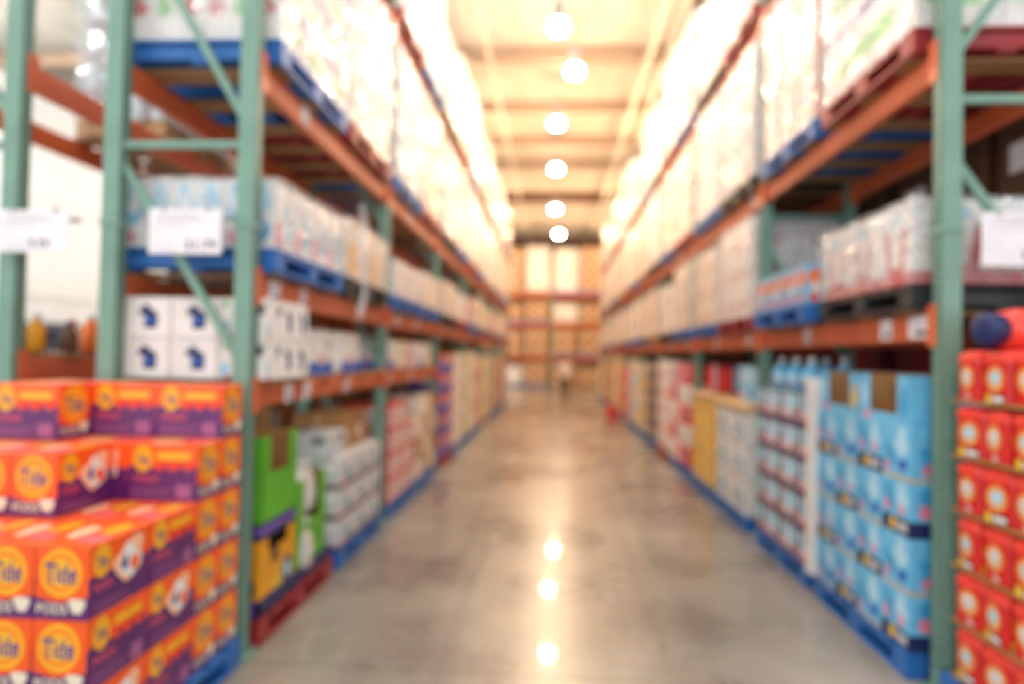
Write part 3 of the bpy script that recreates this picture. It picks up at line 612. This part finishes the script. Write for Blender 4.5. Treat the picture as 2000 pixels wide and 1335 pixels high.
# ---- left, farther bays
floor_goods(-1, 1, 0, 'redwhite', 'pallet_blue', 3, [4, 4, 3], .25)
floor_goods(-1, 1, 1, 'creamface', 'pallet_blue', 3, [3, 4, 4], .25, skin2='plaincarton')
floor_goods(-1, 2, 0, 'bluered', 'pallet_red', 2, [5, 5], .31)
floor_goods(-1, 2, 1, 'creamface', 'pallet_blue', 3, 5, .31, skin2='pinkwhite')
floor_goods(-1, 3, 0, 'greencream', 'pallet_blue', 2, 5, .32, skin2='whitebox')
floor_goods(-1, 3, 1, 'creamstripe', 'pallet_blue', 3, 5, .3, skin2='orangered')
floor_goods(-1, 4, 0, 'greencream', 'pallet_wood', 2, 5, .3)
floor_goods(-1, 4, 1, 'creamface', 'pallet_blue', 2, 5, .3, skin2='blueorange')
floor_goods(-1, 5, 0, 'plaincarton', 'pallet_blue', 2, 5, .3)
floor_goods(-1, 5, 1, 'creamstripe', 'pallet_blue', 2, 5, .3)
floor_goods(-1, 6, 0, 'bluered', 'pallet_blue', 2, 4, .32)
floor_goods(-1, 6, 1, 'creamface', 'pallet_wood', 2, 4, .32)
# ---- right, first bay
D0 = -.07
xa, xb, ya = floor_goods(1, 0, 0, 'detblue', 'pallet_blue', 4, 4, .3, d0=D0, skin2='cyanface')
for j, skn in enumerate((0, 1)):
    mbn = display_bin(.46, .56, .27, 'sky', 'sky', 'cardboard', .18, [('b', .0, .2, .18, .9, 'pale_blue'), ('b', .82, .1, 1, .8, 'yellow' if j else 'cyan'), ('b', .05, .0, .3, .2, 'pink')])
    o = case('open_carton', mbn.mesh('open_carton'), xa + .26, ya + .32 + j * .58, .14 + 1.2 + .001, 'light blue cut-open carton with brown inside, %s of two on the blue cartons' % ('nearer', 'farther')[j], 'carton', 'cut-open cartons')
    o.rotation_euler = (0, 0, math.pi)
for j, (za, nm) in enumerate(((.14 + .6, 'second'), (.14 + .9, 'third'))): pass
floor_goods(1, 0, 1, 'redbase', 'pallet_blue', 3, 5, .262, d0=D0)
m = MB(); L_ = .07
m.box(-.004, .004, 0, L_ * 1.6, 0, 1.42, 'white'); m.box(-.004, L_, -.004, .004, 0, 1.42, 'white')
case('corner_guard', m.mesh('corner_guard'), xa - .012, ya + 1.2 + .012, .141, 'tall white cardboard corner guard between two blue carton stacks', 'corner guard', None)
# bottles standing above the right stacks
def bottle_parts():
    b_ = MB(); b_.lathe([(.05, 0), (.062, .01), (.062, .12), (.05, .17), (.022, .2), (.02, .215)], 'sky', seg=12, sx=1.2)
    c_ = MB(); c_.lathe([(.026, .215), (.026, .25), (.018, .255)], 'white', seg=10)
    l_ = MB(); l_.lathe([(.0635, .03), (.0635, .11)], 'pale_blue', seg=12, sx=1.2); l_.lathe([(.0642, .03), (.0642, .05)], 'crimson', seg=12, sx=1.2)
    return b_.mesh('bottle_body'), c_.mesh('bottle_cap'), l_.mesh('bottle_label')
BB = bottle_parts()
def bottle(x, y, z, label, group):
    e = empty('detergent_bottle', (x, y, z), label, 'bottle', group)
    b = link('bottle_body', BB[0], e, smooth=True); link('bottle_cap', BB[1], e, smooth=True); link('bottle_label', BB[2], b, smooth=True)
for j in range(7):
    bottle(xa + .13 if j % 2 else xa + .3, ya + 1.42 + j * .165, .14 + 5 * .262, 'light blue bottle with white cap on the red and blue cartons, %s from the camera' % BORD[j], 'bottles over the right cartons')
for j in range(5):
    bottle(xa + .3, ya + (.2, .42, .76, .91, 1.06)[j], .14 + 1.2 + .0105, 'light blue bottle in the cut-open cartons, %s from the camera' % BORD[j], 'bottles in the cut-open cartons')
# ---- right, second bay
def lid(x, y, z, w_, d_, label):
    m = MB(); m.box(-w_ / 2, w_ / 2, -d_ / 2, d_ / 2, 0, .07, 'card_light', .012); m.box(-w_ / 2 + .03, w_ / 2 - .03, -.02, .02, .07, .072, 'cream')
    case('carton_cover', m.mesh('carton_cover'), x, y, z, label, 'lid', 'cardboard lids')
xc, xd, yc = floor_goods(1, 1, 0, 'roundblue', 'pallet_blue', 2, 3, .34, d0=D0)
lid(xc + .28, yc + .6, .14 + 3 * .34, .56, 1.18, 'wide tan cardboard lid on the white and blue cartons')
xe, xf_, ye = floor_goods(1, 1, 1, 'yellowdots', 'pallet_blue', 3, 4, .26, d0=D0, ln=1.15)
lid(xe + .28, ye + .58, .14 + 4 * .26, .56, 1.14, 'cream cardboard lid on the yellow cartons')
case('product_carton', carton_mesh('tilted_pale', (.3, .4, .38), 'pale_blue', 'diaper'), xc + .3, yc + .5, .14 + 1.02 + .073, 'pale blue and white carton on the tan cardboard lid', 'carton', None, rz=.12)
case('product_carton', carton_mesh('red_dark', (.3, .4, .36), 'crimson', 'orangered'), xe + .3, ye + .6, .14 + 1.04 + .073, 'dark red carton on the cream cardboard lid', 'carton', None)
floor_goods(1, 2, 0, 'orangered', 'pallet_blue', 2, [5, 4], .29, d0=D0, skin2='pinkwhite')
floor_goods(1, 2, 1, 'pinkwhite', 'pallet_red', 3, 5, .3, d0=D0, skin2='whitered')
floor_goods(1, 3, 0, 'navyyellow', 'pallet_blue', 3, 5, .3, d0=D0)
floor_goods(1, 3, 1, 'roundblue', 'pallet_blue', 2, 5, .28, d0=D0, skin2='yellowdots')
floor_goods(1, 4, 0, 'creamstripe', 'pallet_blue', 2, 5, .3, d0=D0, skin2='diaper')
floor_goods(1, 4, 1, 'orangered', 'pallet_wood', 2, 5, .28, d0=D0)
floor_goods(1, 5, 0, 'greencream', 'pallet_blue', 2, 5, .3, d0=D0, skin2='orangered')
floor_goods(1, 5, 1, 'creamface', 'pallet_blue', 2, 5, .3, d0=D0)
floor_goods(1, 6, 0, 'plaincarton', 'pallet_blue', 2, 5, .3, d0=D0, skin2='yellowdots')
floor_goods(1, 6, 1, 'redwhite', 'pallet_red', 2, 4, .3, d0=D0)
floor_goods(1, 7, 0, 'plaincarton', 'pallet_blue', 2, 5, .3, d0=D0)
floor_goods(1, 7, 1, 'creamface', 'pallet_blue', 2, 5, .3, d0=D0)

# ------------------------------------------------------------------ detergent stack at the left row's end
TW, TL, TH = .212, .35, .272
def tide_mesh(kind):
    dims = (TW - .004, TL - .004, TH - .002)
    return carton_mesh('detergent_box_' + kind, dims, 'td_orange', 'tide_long' if kind == 'a' else 'tide_swirl', 'tide_end', 'tide_top', .003)
TA, TB = tide_mesh('a'), tide_mesh('b')
SX = -1.67; YB = 3.37
x0, x1 = SX - 1.26, SX + .03
pallet(x0, x1, 2.2, YB, 0, 'pallet_blue', 'under the orange and purple detergent boxes on the left')
cnt = [0]
def tide(cx, cy, layer, rz, alt, where):
    case('detergent_box', TB if alt else TA, cx, cy, .14 + TH * layer, 'orange and purple detergent box, %s layer, %s' % (LAY[layer], where), 'detergent box', 'orange and purple detergent boxes', rz)
# two back rows lie across, long faces to the camera
for L in range(5):
    for row, yc_ in enumerate((YB - TW / 2, YB - TW * 1.5)):
        if L == 4 and row == 1: cols = (2,)
        else: cols = (0, 1, 2)
        for c_ in cols:
            if L < 3 and row == 1 and c_ > 0: pass
            tide(SX - TL * (c_ + .5), yc_, L, math.pi / 2, (c_ + row + L) % 2 == (1 if L > 2 else 0) and L < 4, '%s from the aisle in the %s row' % (BORD[c_], ('back', 'second')[row]))
# two front rows with their round logo ends to the camera
ys = (YB - 2 * TW - TL * .5, YB - 2 * TW - TL * 1.5)
for L in range(3):
    for row, yc_ in enumerate(ys):
        for c_ in range(5 if True else 0):
            off = .0 if L else .03
            tide(SX + off * 0 - TW * (c_ + .5), yc_, L, 0, (L + row) % 2 == 1, '%s from the aisle in the %s row' % (BORD[c_], ('third', 'front')[row]))
for c_ in range(2, 5):
    tide(SX - TW * (c_ + .5) + .01, ys[0], 3, 0, True, '%s from the aisle in the third row' % BORD[c_ - 2])

# ------------------------------------------------------------------ red tubs at the right row's end
def tub_parts():
    def rr(w_, d_, z, q=.035):
        a, b = w_ / 2, d_ / 2; pts = []
        for cx, cy, a0 in ((a - q, b - q, 0), (-a + q, b - q, 90), (-a + q, -b + q, 180), (a - q, -b + q, 270)):
            for t in (0, 30, 60, 90): pts.append((cx + q * math.cos(R(a0 + t)), cy + q * math.sin(R(a0 + t)), z))
        return pts
    W_, D_ = .15, .18
    b_ = MB(); b_.loft([rr(W_ * .93, D_ * .93, 0), rr(W_, D_, .012), rr(W_, D_, .19)], 'jug_red')
    l_ = MB(); l_.loft([rr(W_ * 1.03, D_ * 1.03, .19), rr(W_ * 1.03, D_ * 1.03, .215), rr(W_ * .96, D_ * .96, .235), rr(W_ * .7, D_ * .7, .25)], 'jug_bright')
    lb = MB(); dm = (W_, D_, .19)
    for f in ('-x', '-y', '+x', '+y'):
        prints(lb, f, dm, [('d', .16, .28, .84, .96, 'orange'), ('d', .24, .36, .76, .88, 'card_light'), ('b', .3, .42, .7, .86, 'paper'), ('b', .36, .5, .64, .78, 'pale_ink'), ('b', .4, .04, .72, .26, 'rose')])
    l2_ = MB()
    for f in ('-x', '-y', '+x', '+y'):
        prints(l2_, f, dm, [('d', .16, .28, .84, .96, 'orange'), ('d', .24, .36, .76, .88, 'card_light'), ('b', .3, .42, .7, .86, 'pale_blue'), ('r', .16, .03, .84, .26, 'dark'), ('r', .16, .03, .36, .26, 'yellow'), ('r', .4, .08, .8, .2, 'paper')])
    return b_.mesh('tub_body'), l_.mesh('tub_lid'), lb.mesh('tub_label'), l2_.mesh('tub_label')
TUB = tub_parts()
def tub(x, y, z, rz, alt, label):
    e = empty('detergent_tub', (x, y, z), label, 'tub', 'red detergent tubs', rz)
    b = link('tub_body', TUB[0], e); link('tub_lid', TUB[1], e); link('tub_label', TUB[3 if alt else 2], b)
    return e
JX = 2.005
pallet(JX - .04, JX + .8, 2.3, 3.38, 0, 'pallet_blue', 'under the red tubs at the near end of the right row')
JP = .27
tm = MB(); tm.box(-.38, .38, -.5, .5, 0, .006, 'cardboard')

for a in (-1, 1): tm.box(.378 * a - .004, .378 * a + .004, -.5, .5, -.0, .014, 'cardboard'); tm.box(-.38, .38, .498 * a - .004, .498 * a + .004, 0, .014, 'cardboard')
TRAYM = tm.mesh('tray')
for r in range(6):
    zb = .14 + JP * r
    case('cardboard_tray', TRAYM, JX + .38, 2.85, zb, 'shallow brown cardboard tray under the %s layer of red tubs' % LAY[r], 'tray', 'trays between the red tubs')
    for i in range(2):
        for j in range(5):
            tub(JX + .085 + i * .175, 3.25 - j * .195, zb + .0065, (0, .15, -.1)[(r + j) % 3], (r + j) % 2 == 0,
                'red detergent tub, %s layer, %s from the post, %s column' % (LAY[r], BORD[j], ('aisle side', 'inner')[i]))
zt6 = .14 + JP * 6
pm = MB(); pm.lathe([(.03, 0), (.085, .012), (.1, .06), (.1, .2), (.085, .27), (.05, .29)], 'jug_bright', seg=18)
pb = MB(); pb.lathe([(.04, .29), (.075, .292), (.078, .36), (.06, .372)], 'navy', seg=16)
e = empty('detergent_jug', (JX + .5, 3.08, zt6 - .02 + .1), 'red round jug with a navy cap lying on top of the red tubs', 'jug', None)
e.rotation_euler = (R(90), 0, R(-80)); link('jug_body', pm.mesh('jug_body'), e, smooth=True); link('jug_cap', pb.mesh('jug_cap'), e, smooth=True)
e.location = (JX + .33, 3.14, zt6 + .082)

# ------------------------------------------------------------------ price signs and tags
def sign(x, y, z, w_, h_, lines, label):
    e = empty('price_sign', (x, y, z), label, 'sign', 'large price signs')
    m = MB(); m.box(-w_ / 2, w_ / 2, -.003, .003, 0, h_, 'paper', .001); bd = link('sign_board', m.mesh('sign_board'), e)
    m = MB(); prints(m, '-y', (w_, .006, h_), lines); link('sign_print', m.mesh('sign_print'), bd)
    m = MB()
    m.box(-w_ / 2, w_ / 2 + .04, .004, .046, h_ - .06, h_ - .04, 'grey_steel')
    for a in (-1, 1): m.box(a * w_ * .3 - .008, a * w_ * .3 + .008, -.006, .004, h_ - .02, h_ + .012, 'grey_steel'); m.box(a * w_ * .3 - .008, a * w_ * .3 + .008, .004, .012, h_ - .06, h_ + .012, 'grey_steel')
    link('sign_clip', m.mesh('sign_clip'), e)
LN_ = [('r', .08, .82, .7, .86, 'pale_ink'), ('r', .08, .72, .8, .76, 'pale_ink'), ('r', .08, .6, .5, .63, 'pale_ink'), ('r', .08, .08, .4, .11, 'pale_ink')]
sign(-2.02, 3.37, 2.2, .41, .25, LN_ + [('t', .5, .1, .94, .3, 'ink', '21.79')], 'white price sign hung in the left rack frame above the detergent boxes')
sign(-2.885, 3.36, 2.2, .41, .235, LN_ + [('t', .44, .12, .72, .3, 'ink', '9.79')], 'white price sign at the left edge, hung on the rear rack frame')
sign(2.36, 3.37, 2.18, .41, .27, [('r', .06, .86, .84, .89, 'pale_ink'), ('r', .06, .78, .7, .81, 'pale_ink'), ('r', .06, .66, .8, .68, 'pale_ink'), ('t', .48, .12, .94, .3, 'ink', '17.99'), ('r', .5, .04, .8, .07, 'pale_ink')], 'white price sign hung in the right rack frame above the red tubs')
TM = {}
def price_tag(s, y, z, w_, h_, label):
    kk = (s, w_, h_)
    if kk not in TM:
        m = MB(); m.box(-.0015, .0015, -w_ / 2, w_ / 2, 0, h_, 'paper'); prints(m, '+x' if s < 0 else '-x', (.003, w_, h_), [('r', .1, .72, .9, .82, 'pale_ink'), ('r', .1, .5, .7, .58, 'pale_ink'), ('r', .3, .12, .9, .36, 'ink')])
        TM[kk] = m.mesh('price_tag')
    case('price_tag', TM[kk], PX(s) - s * .0275, y, z, label, 'price tag', 'price tags on the beams')
tg = [(-1, 1, 0, .3, .15), (-1, 1, 0, .75, .1), (-1, 1, 0, 2.0, .12), (-1, 1, 1, .5, .16), (-1, 1, 1, 1.5, .12), (-1, 1, 2, .6, .14), (-1, 1, 2, 1.9, .14), (-1, 1, 3, .8, .14), (-1, 0, 0, .55, .12), (-1, 0, 0, .85, .12), (-1, 0, 0, 1.7, .12), (-1, 0, 1, .2, .14), (-1, 0, 1, 1.2, .12),
      (1, 0, 0, .2, .2), (1, 0, 0, .55, .13), (1, 0, 0, 1.75, .13), (1, 0, 1, .4, .14), (1, 0, 1, 1.7, .14), (1, 0, 2, .5, .16), (1, 0, 2, 1.9, .14), (1, 0, 3, .9, .14), (-1, 2, 0, .7, .12), (-1, 2, 1, 1.0, .12), (1, 1, 1, .3, .12), (1, 1, 2, 1.1, .12), (1, 0, 4, .6, .14), (-1, 1, 4, .7, .14)]
for s, li, k, yy, w_ in tg:
    price_tag(s, Y0 + BAY * k + yy, LEV[s][li] - .135, w_, .125 if not (s < 0 and li == 0) else .115, 'white price tag, %s %s beam, %s bay, about %.1f metres in' % (SH[s][li], SN[s], BORD[k], yy))

# ------------------------------------------------------------------ racks standing behind the two rows
X2 = -3.09
for k in range(4):
    frame(X2, -1, Y0 + BAY * k, 'green steel rack frame behind the left row, %s from the camera' % BORD[k], 'green upright frames')
for k in range(3):
    for li, z in enumerate((1.62, 3.33)):
        for xx, fr in ((X2, True), (X2 - RD, False)):
            if k and li == 0 and not fr: pass
            beam(xx, -1, k, z, fr, 'rack behind the left row', ('lowest', 'upper')[li])
for j in range(4):
    m_ = tag(link('shelf_plank', PLANK, None, (X2 - RD / 2, Y0 + .4 + j * .66, 1.62)), 'flat brown plank under the small bottles behind the left row', 'shelf plank', 'planks behind the left row')
# small bottles and jars on that shelf
def small_bottle(key, colr, capc, r0, h_):
    b_ = MB(); b_.lathe([(r0 * .8, 0), (r0, .008), (r0, h_ * .62), (r0 * .5, h_ * .8), (r0 * .42, h_ * .86)], colr, seg=12)
    c_ = MB(); c_.lathe([(r0 * .5, h_ * .86), (r0 * .5, h_), (r0 * .3, h_ * 1.02)], capc, seg=10)
    return b_.mesh('bottle_body'), c_.mesh('bottle_cap')
SBs = [(-3.08, 3.75, 'amber', 'white', 'yellow', .05, .24), (-3.02, 3.95, 'brown', 'dark', 'brown', .045, .2), (-3.03, 4.15, 'orange', 'white', 'orange', .055, .26), (-3.02, 4.35, 'rose', 'black', 'pink', .05, .22),
       (-3.05, 4.55, 'td_orange', 'white', 'bright orange', .05, .27), (-3.22, 3.72, 'pale_grey', 'brown', 'pale grey', .05, .22), (-3.03, 4.8, 'orange', 'white', 'dull orange', .05, .24), (-3.2, 4.2, 'cream', 'red', 'cream', .05, .22)]
for x, y, cb, cc, nm, r0, h_ in SBs:
    e = empty('sauce_bottle', (x - .1, y, 1.6425 if True else 0), '%s bottle on the shelf behind the left row' % nm, 'bottle', 'small bottles behind the left row')
    a, b = small_bottle(nm, cb, cc, r0, h_); link('bottle_body', a, e, smooth=True); link('bottle_cap', b, e, smooth=True)
for j, (x, y, zz) in enumerate(()): pass
# a board to carry them
tag(boxed('shelf_board', (-3.9, -3.08, Y0 + .1, Y0 + BAY - .1, 1.642, 1.6425), 'brown'), 'thin brown board under the small bottles behind the left row', 'shelf board')
# clear wrapped bottles high up
def bottle_load():
    z = 3.33; x0, x1, y0, y1 = -3.84, -3.1, 4.85, 5.95
    for j in range(4): tag(link('shelf_plank', PLANK, None, (X2 - RD / 2, 4.95 + j * .3, z)), 'flat brown plank under the clear wrapped bottles', 'shelf plank', 'planks behind the left row')
    pallet(x0, x1, y0, y1, z + PT, 'pallet_wood', 'under the clear wrapped bottles behind the left row')
    e = empty('wrapped_bottle_load', ((x0 + x1) / 2, (y0 + y1) / 2, z + PT + .14), 'clear film wrapped stack of bottles on the rack behind the left row', 'pallet load')
    b_ = MB(); b_.lathe([(.05, 0), (.058, .02), (.05, .1), (.058, .16), (.02, .24), (.02, .26)], mat('clear_bottle', (200, 210, 216), .08, .3), seg=10); bm_ = b_.mesh('bottle')
    for i in range(4):
        for j in range(7):
            for k in range(5):
                if 0 < i < 3 and j > 0: continue
                link('bottle', bm_, e, (-.27 + i * .18, -.48 + j * .16, k * .275), smooth=True)
    for k in range(1, 5):
        m = MB(); m.box(-.35, .35, -.54, .54, -.008, -.002, 'rose'); link('layer_sheet', m.mesh('layer_sheet'), e, (0, 0, k * .275))
    link('stretch_film', film_mesh(.72, 1.1, 1.37, FILM_CLEAR, 5, .03), e)
bottle_load()
# low dark shelving along the left wall, seen through the racks
for j, y in enumerate((8, 12, 16, 20)):
    e = empty('wall_shelving', (-13.3, y + 1.9, 0), 'low dark grey shelving against the far left wall, %s unit' % BORD[j], 'shelving', 'dark shelving by the left wall')
    m = MB()
    for yy in (-1.85, 1.85): m.box(-.5, .5, yy - .03, yy + .03, 0, 2.3, 'ink')
    m.box(-.5, -.47, -1.85, 1.85, 0, 2.3, 'dark'); link('shelf_frame', m.mesh('shelf_frame'), e)
    for z in (.3, .9, 1.5, 2.1): m = MB(); m.box(-.47, .5, -1.82, 1.82, z, z + .04, 'ink'); link('shelf', m.mesh('shelf'), e)
# loads on the racks behind; the left brown ones are added to block light
BK = 0
for k in range(1, 7):
    for half in (0, 1):
        y0 = Y0 + BAY * k + .12 + half * 1.33
        if k < 3:
            for zz_, hh_, nn in ((0, 1.3, 2), (1.62, 1.35, 2)): load(-3.95, -2.9, y0, y0 + 1.2, zz_, hh_, (1, 2, nn), 'back_case', 'cardboard', 'plaincarton', 'added light blocking brown cartons %s behind the left row, %s bay, %s' % ('low' if not zz_ else 'on the beams', BORD[k], ('nearer', 'farther')[half]), 'added brown stacks behind the left row', None, name='carton_stack')
            continue
        load(-3.9, -2.72 - .05, y0, y0 + 1.2, 0, 3.0, (1, 2, 5), 'back_case', 'cardboard', 'plaincarton', 'tall added light blocking stack of brown cartons behind the left row, %s bay, %s' % (BORD[k], ('nearer', 'farther')[half]), 'added brown stacks behind the left row', None, name='carton_stack')
for k in range(0, 8):
    for half in (0, 1):
        y0 = Y0 + BAY * k + .12 + half * 1.33
        load(3.16, 4.2, y0, y0 + 1.2, 2.81 if k < 2 else 3.01, 2.0, (1, 1, 3), 'brown_case', 'brown', 'plaincarton', 'dark brown cartons stacked high behind the right row, %s bay, %s' % (BORD[k], ('nearer', 'farther')[half]), 'high brown stacks behind the right row', None, name='carton_stack')
        load(3.16, 4.2, y0, y0 + 1.2, 0, 2.8, (1, 1, 4), 'dark_case', 'maroon' if k < 2 else 'brown', 'maroonface' if k < 2 else 'plaincarton', 'tall stack of %s cartons behind the right row, %s bay, %s' % ('maroon' if k < 2 else 'dark brown', BORD[k], ('nearer', 'farther')[half]), 'dark stacks behind the right row', None, name='carton_stack') if k < 2 else \
        load(3.16, 4.2, y0, y0 + 1.2, 0, 3.0, (1, 1, 4), 'brown_case', 'brown', 'plaincarton', 'tall stack of dark brown cartons behind the right row, %s bay, %s' % (BORD[k], ('nearer', 'farther')[half]), 'dark stacks behind the right row', None, name='carton_stack')

# ------------------------------------------------------------------ rack across the far end
FY = 35.0; FXS = [-6.0, -3.05, -.1, 2.85, 5.8]
for i, x in enumerate(FXS):
    e = empty('upright_frame', (x, FY, 0), 'green rack frame in the far cross rack, %s from the left' % BORD[i], 'rack frame', 'far rack frames')
    for yy in (0, 1.0):
        m = MB(); m.box(-.04, .04, yy - .05, yy + .05, 0, 6.6, 'green_steel', .004); link('post', m.mesh('post'), e)
    for z in (.6, 2.2, 3.9, 5.6):
        m = MB(); m.bar((0, .05, z), (0, .95, z + .8), .04, .03, 'green_steel', Vector((1, 0, 0))); link('diagonal_brace', m.mesh('diagonal_brace'), e)
FZ = [1.62, 3.42, 5.08]
for i in range(4):
    for li, z in enumerate(FZ):
        for b, yy in ((1, -.03), (0, .98)):
            e = empty('rack_beam', (FXS[i], FY + yy, z), 'orange %s beam of the far cross rack, %s level, %s bay from the left' % (('back', 'front')[b], BORD[li], BORD[i]), 'beam', 'far rack beams')
            m = MB(); m.box(.045, 2.905, -.025, .025, -.16, 0, 'orange_steel', .004); link('beam_rail', m.mesh('beam_rail'), e)
            for xx in (.045, 2.9):
                m = MB(); m.box(xx - .004, xx + .004 + .004, -.04, .04, -.2, .03, 'orange_steel'); link('end_connector', m.mesh('end_connector'), e)
        for j in range(4): tag(link('shelf_plank', PLANK, None, (FXS[i] + .4 + j * .7, FY + .48, z), math.pi / 2), 'brown plank across the %s level of the far rack, %s bay' % (BORD[li], BORD[i]), 'shelf plank', 'planks of the far rack, %s level, %s bay' % (BORD[li], BORD[i]))
rnd = random.Random(11)
fs = [('plaincarton', None), ('plaincarton', None), ('creamface', FILM), ('pinkwhite', FILM), ('plaincarton', None), ('creamstripe', None), ('orangestripe', None), ('plaincarton', None)]
for i in range(4):
    for half in (0, 1):
        for li, z in enumerate([0] + FZ):
            sk, fl = fs[(i * 3 + half * 5 + li * 2) % len(fs)]
            if li == 3 and half == i % 2: sk, fl = ('creamface', FILM)
            if (li == 1 and i in (1, 2)) or (li == 0 and i == 2): sk, fl = ('plaincarton', None)
            hh = [1.2, 1.4, 1.2, 2.55][li] - rnd.choice((0, .08, .2)); b, pr, wd = SKIN[sk]
            x0 = FXS[i] + .1 + half * 1.42
            zz = z + (PT if li else 0)
            e_ = pallet(x0, x0 + 1.3, FY - .05, FY + 1.0, zz, ('pallet_wood', 'pallet_blue')[(i + li) % 2], 'in the far rack, %s level, %s bay, %s side' % ((('floor',) + tuple(BORD[:3]))[li], BORD[i], ('left', 'right')[half]))
            load(x0 + .02, x0 + 1.28, FY - .04, FY + .98, zz + .14, hh - .05, (2, 2, 2 if li < 3 else 4), sk + '_far', b, pr, 'stack of %s cartons in the far rack, %s level, %s bay, %s side' % (wd, (('floor',) + tuple(BORD[:3]))[li], BORD[i], ('left', 'right')[half]), None, fl, name='carton_stack')

# ------------------------------------------------------------------ small things by the floor and the person
m = MB(); m.box(-.15, .15, -.15, .15, 0, .32, 'red', .02); m.box(-.13, .13, -.13, .13, .32, .35, 'crimson'); m.box(-.152, .152, -.05, .05, .12, .2, 'white')
case('waste_bin', m.mesh('waste_bin'), 1.66, 17.8, 0, 'small red bin on the floor beside the right row', 'bin', None)

def person(x, y):
    J = {}; vs_ = []; es = []; rad = []
    def J_(n, co, r, par=None):
        J[n] = len(vs_); vs_.append(co); rad.append(r)
        if par: es.append((J[par], J[n]))
    J_('pelvis', (0, 0, .92), (.15, .11)); J_('waist', (0, 0, 1.08), (.135, .1), 'pelvis'); J_('chest', (0, .0, 1.28), (.165, .115), 'waist'); J_('collar', (0, .01, 1.42), (.1, .08), 'chest'); J_('neck', (0, 0, 1.48), (.052, .052), 'collar')
    J_('jaw', (0, -.02, 1.55), (.062, .075), 'neck'); J_('skull', (0, -.0, 1.63), (.078, .095), 'jaw'); J_('crown', (0, .0, 1.69), (.05, .06), 'skull')
    for s, n in ((-1, 'l'), (1, 'r')):
        st = .12 * s
        J_('hip' + n, (.09 * s, 0, .86), (.085, .09), 'pelvis'); J_('knee' + n, (.1 * s, -.04 + st, .49), (.058, .06), 'hip' + n); J_('ank' + n, (.1 * s, .03 + st * 1.3, .09), (.038, .042), 'knee' + n)
        J_('toe' + n, (.11 * s, -.13 + st * 1.3, .04), (.04, .032), 'ank' + n)
        J_('sh' + n, (.18 * s, 0, 1.39), (.058, .058), 'collar'); J_('elb' + n, (.23 * s, .03 - st * .3, 1.12), (.042, .042), 'sh' + n); J_('wr' + n, (.24 * s, -.04 - st * .6, .88), (.028, .025), 'elb' + n)
        J_('palm' + n, (.24 * s, -.055 - st * .6, .82), (.022, .038), 'wr' + n)
        for i in range(4):
            dy = -.03 + i * .02; q = (.075, .085, .08, .062)[i]
            J_('f%d' % i + n, (.238 * s, -.058 - st * .6 + dy, .785), (.009, .009), 'palm' + n); J_('g%d' % i + n, (.225 * s, -.065 - st * .6 + dy, .79 - q), (.008, .008), 'f%d' % i + n)
        J_('th' + n, (.225 * s, -.1 - st * .6, .81), (.01, .01), 'palm' + n); J_('tt' + n, (.215 * s, -.115 - st * .6, .775), (.009, .009), 'th' + n)
    me = bpy.data.meshes.new('person_skin'); me.from_pydata(vs_, es, []); ob = bpy.data.objects.new('person_skin', me); col.objects.link(ob)
    md = ob.modifiers.new('skin', 'SKIN'); md.use_smooth_shade = True
    for i, v in enumerate(me.skin_vertices[0].data): v.radius = rad[i]; v.use_root = (i == 0)
    sb = ob.modifiers.new('sub', 'SUBSURF'); sb.levels = 1; sb.render_levels = 1
    bpy.context.view_layer.update()
    bm_ = bpy.data.meshes.new_from_object(ob.evaluated_get(bpy.context.evaluated_depsgraph_get()))
    bpy.data.objects.remove(ob)
    zmin = min(v.co.z for v in bm_.vertices)
    for k in ('skin', 'white', 'trousers', 'black'): bm_.materials.append(mt(k))
    for p_ in bm_.polygons:
        c_ = p_.center
        p_.material_index = 3 if c_.z < .08 else (2 if c_.z < .95 and abs(c_.x) < .205 else (1 if (c_.z < 1.465 and c_.z > 1.1) or (c_.z < 1.2 and c_.z >= .95 and abs(c_.x) < .2) else 0))
        p_.use_smooth = True
    e = empty('person', (x, y, -zmin), 'person in a white shirt and dark trousers walking in the aisle towards the far rack', 'person', None, rz=R(8))
    bm_.name = 'body'; link('body', bm_, e)
    h = MB(); h.lathe([(.03, 1.76), (.08, 1.735), (.095, 1.68), (.09, 1.61), (.07, 1.57)][::-1], 'hair', 0, .02, 14, 1, 1.12); link('hair', h.mesh('hair'), e, smooth=True)
    f = MB()
    for s in (-1, 1): f.lathe([(.004, 1.625), (.011, 1.632), (.004, 1.639)], 'black', s * .03, -.098, 8); f.lathe([(.008, 1.6), (.016, 1.62), (.008, 1.65)], 'skin', s * .085, 0, 8)
    f.lathe([(.016, 1.59), (.01, 1.61), (.005, 1.635)], 'skin', 0, -.1, 8); f.box(-.022, .022, -.098, -.09, 1.565, 1.572, 'crimson'); link('face', f.mesh('face'), e)
person(.46, 23.0)
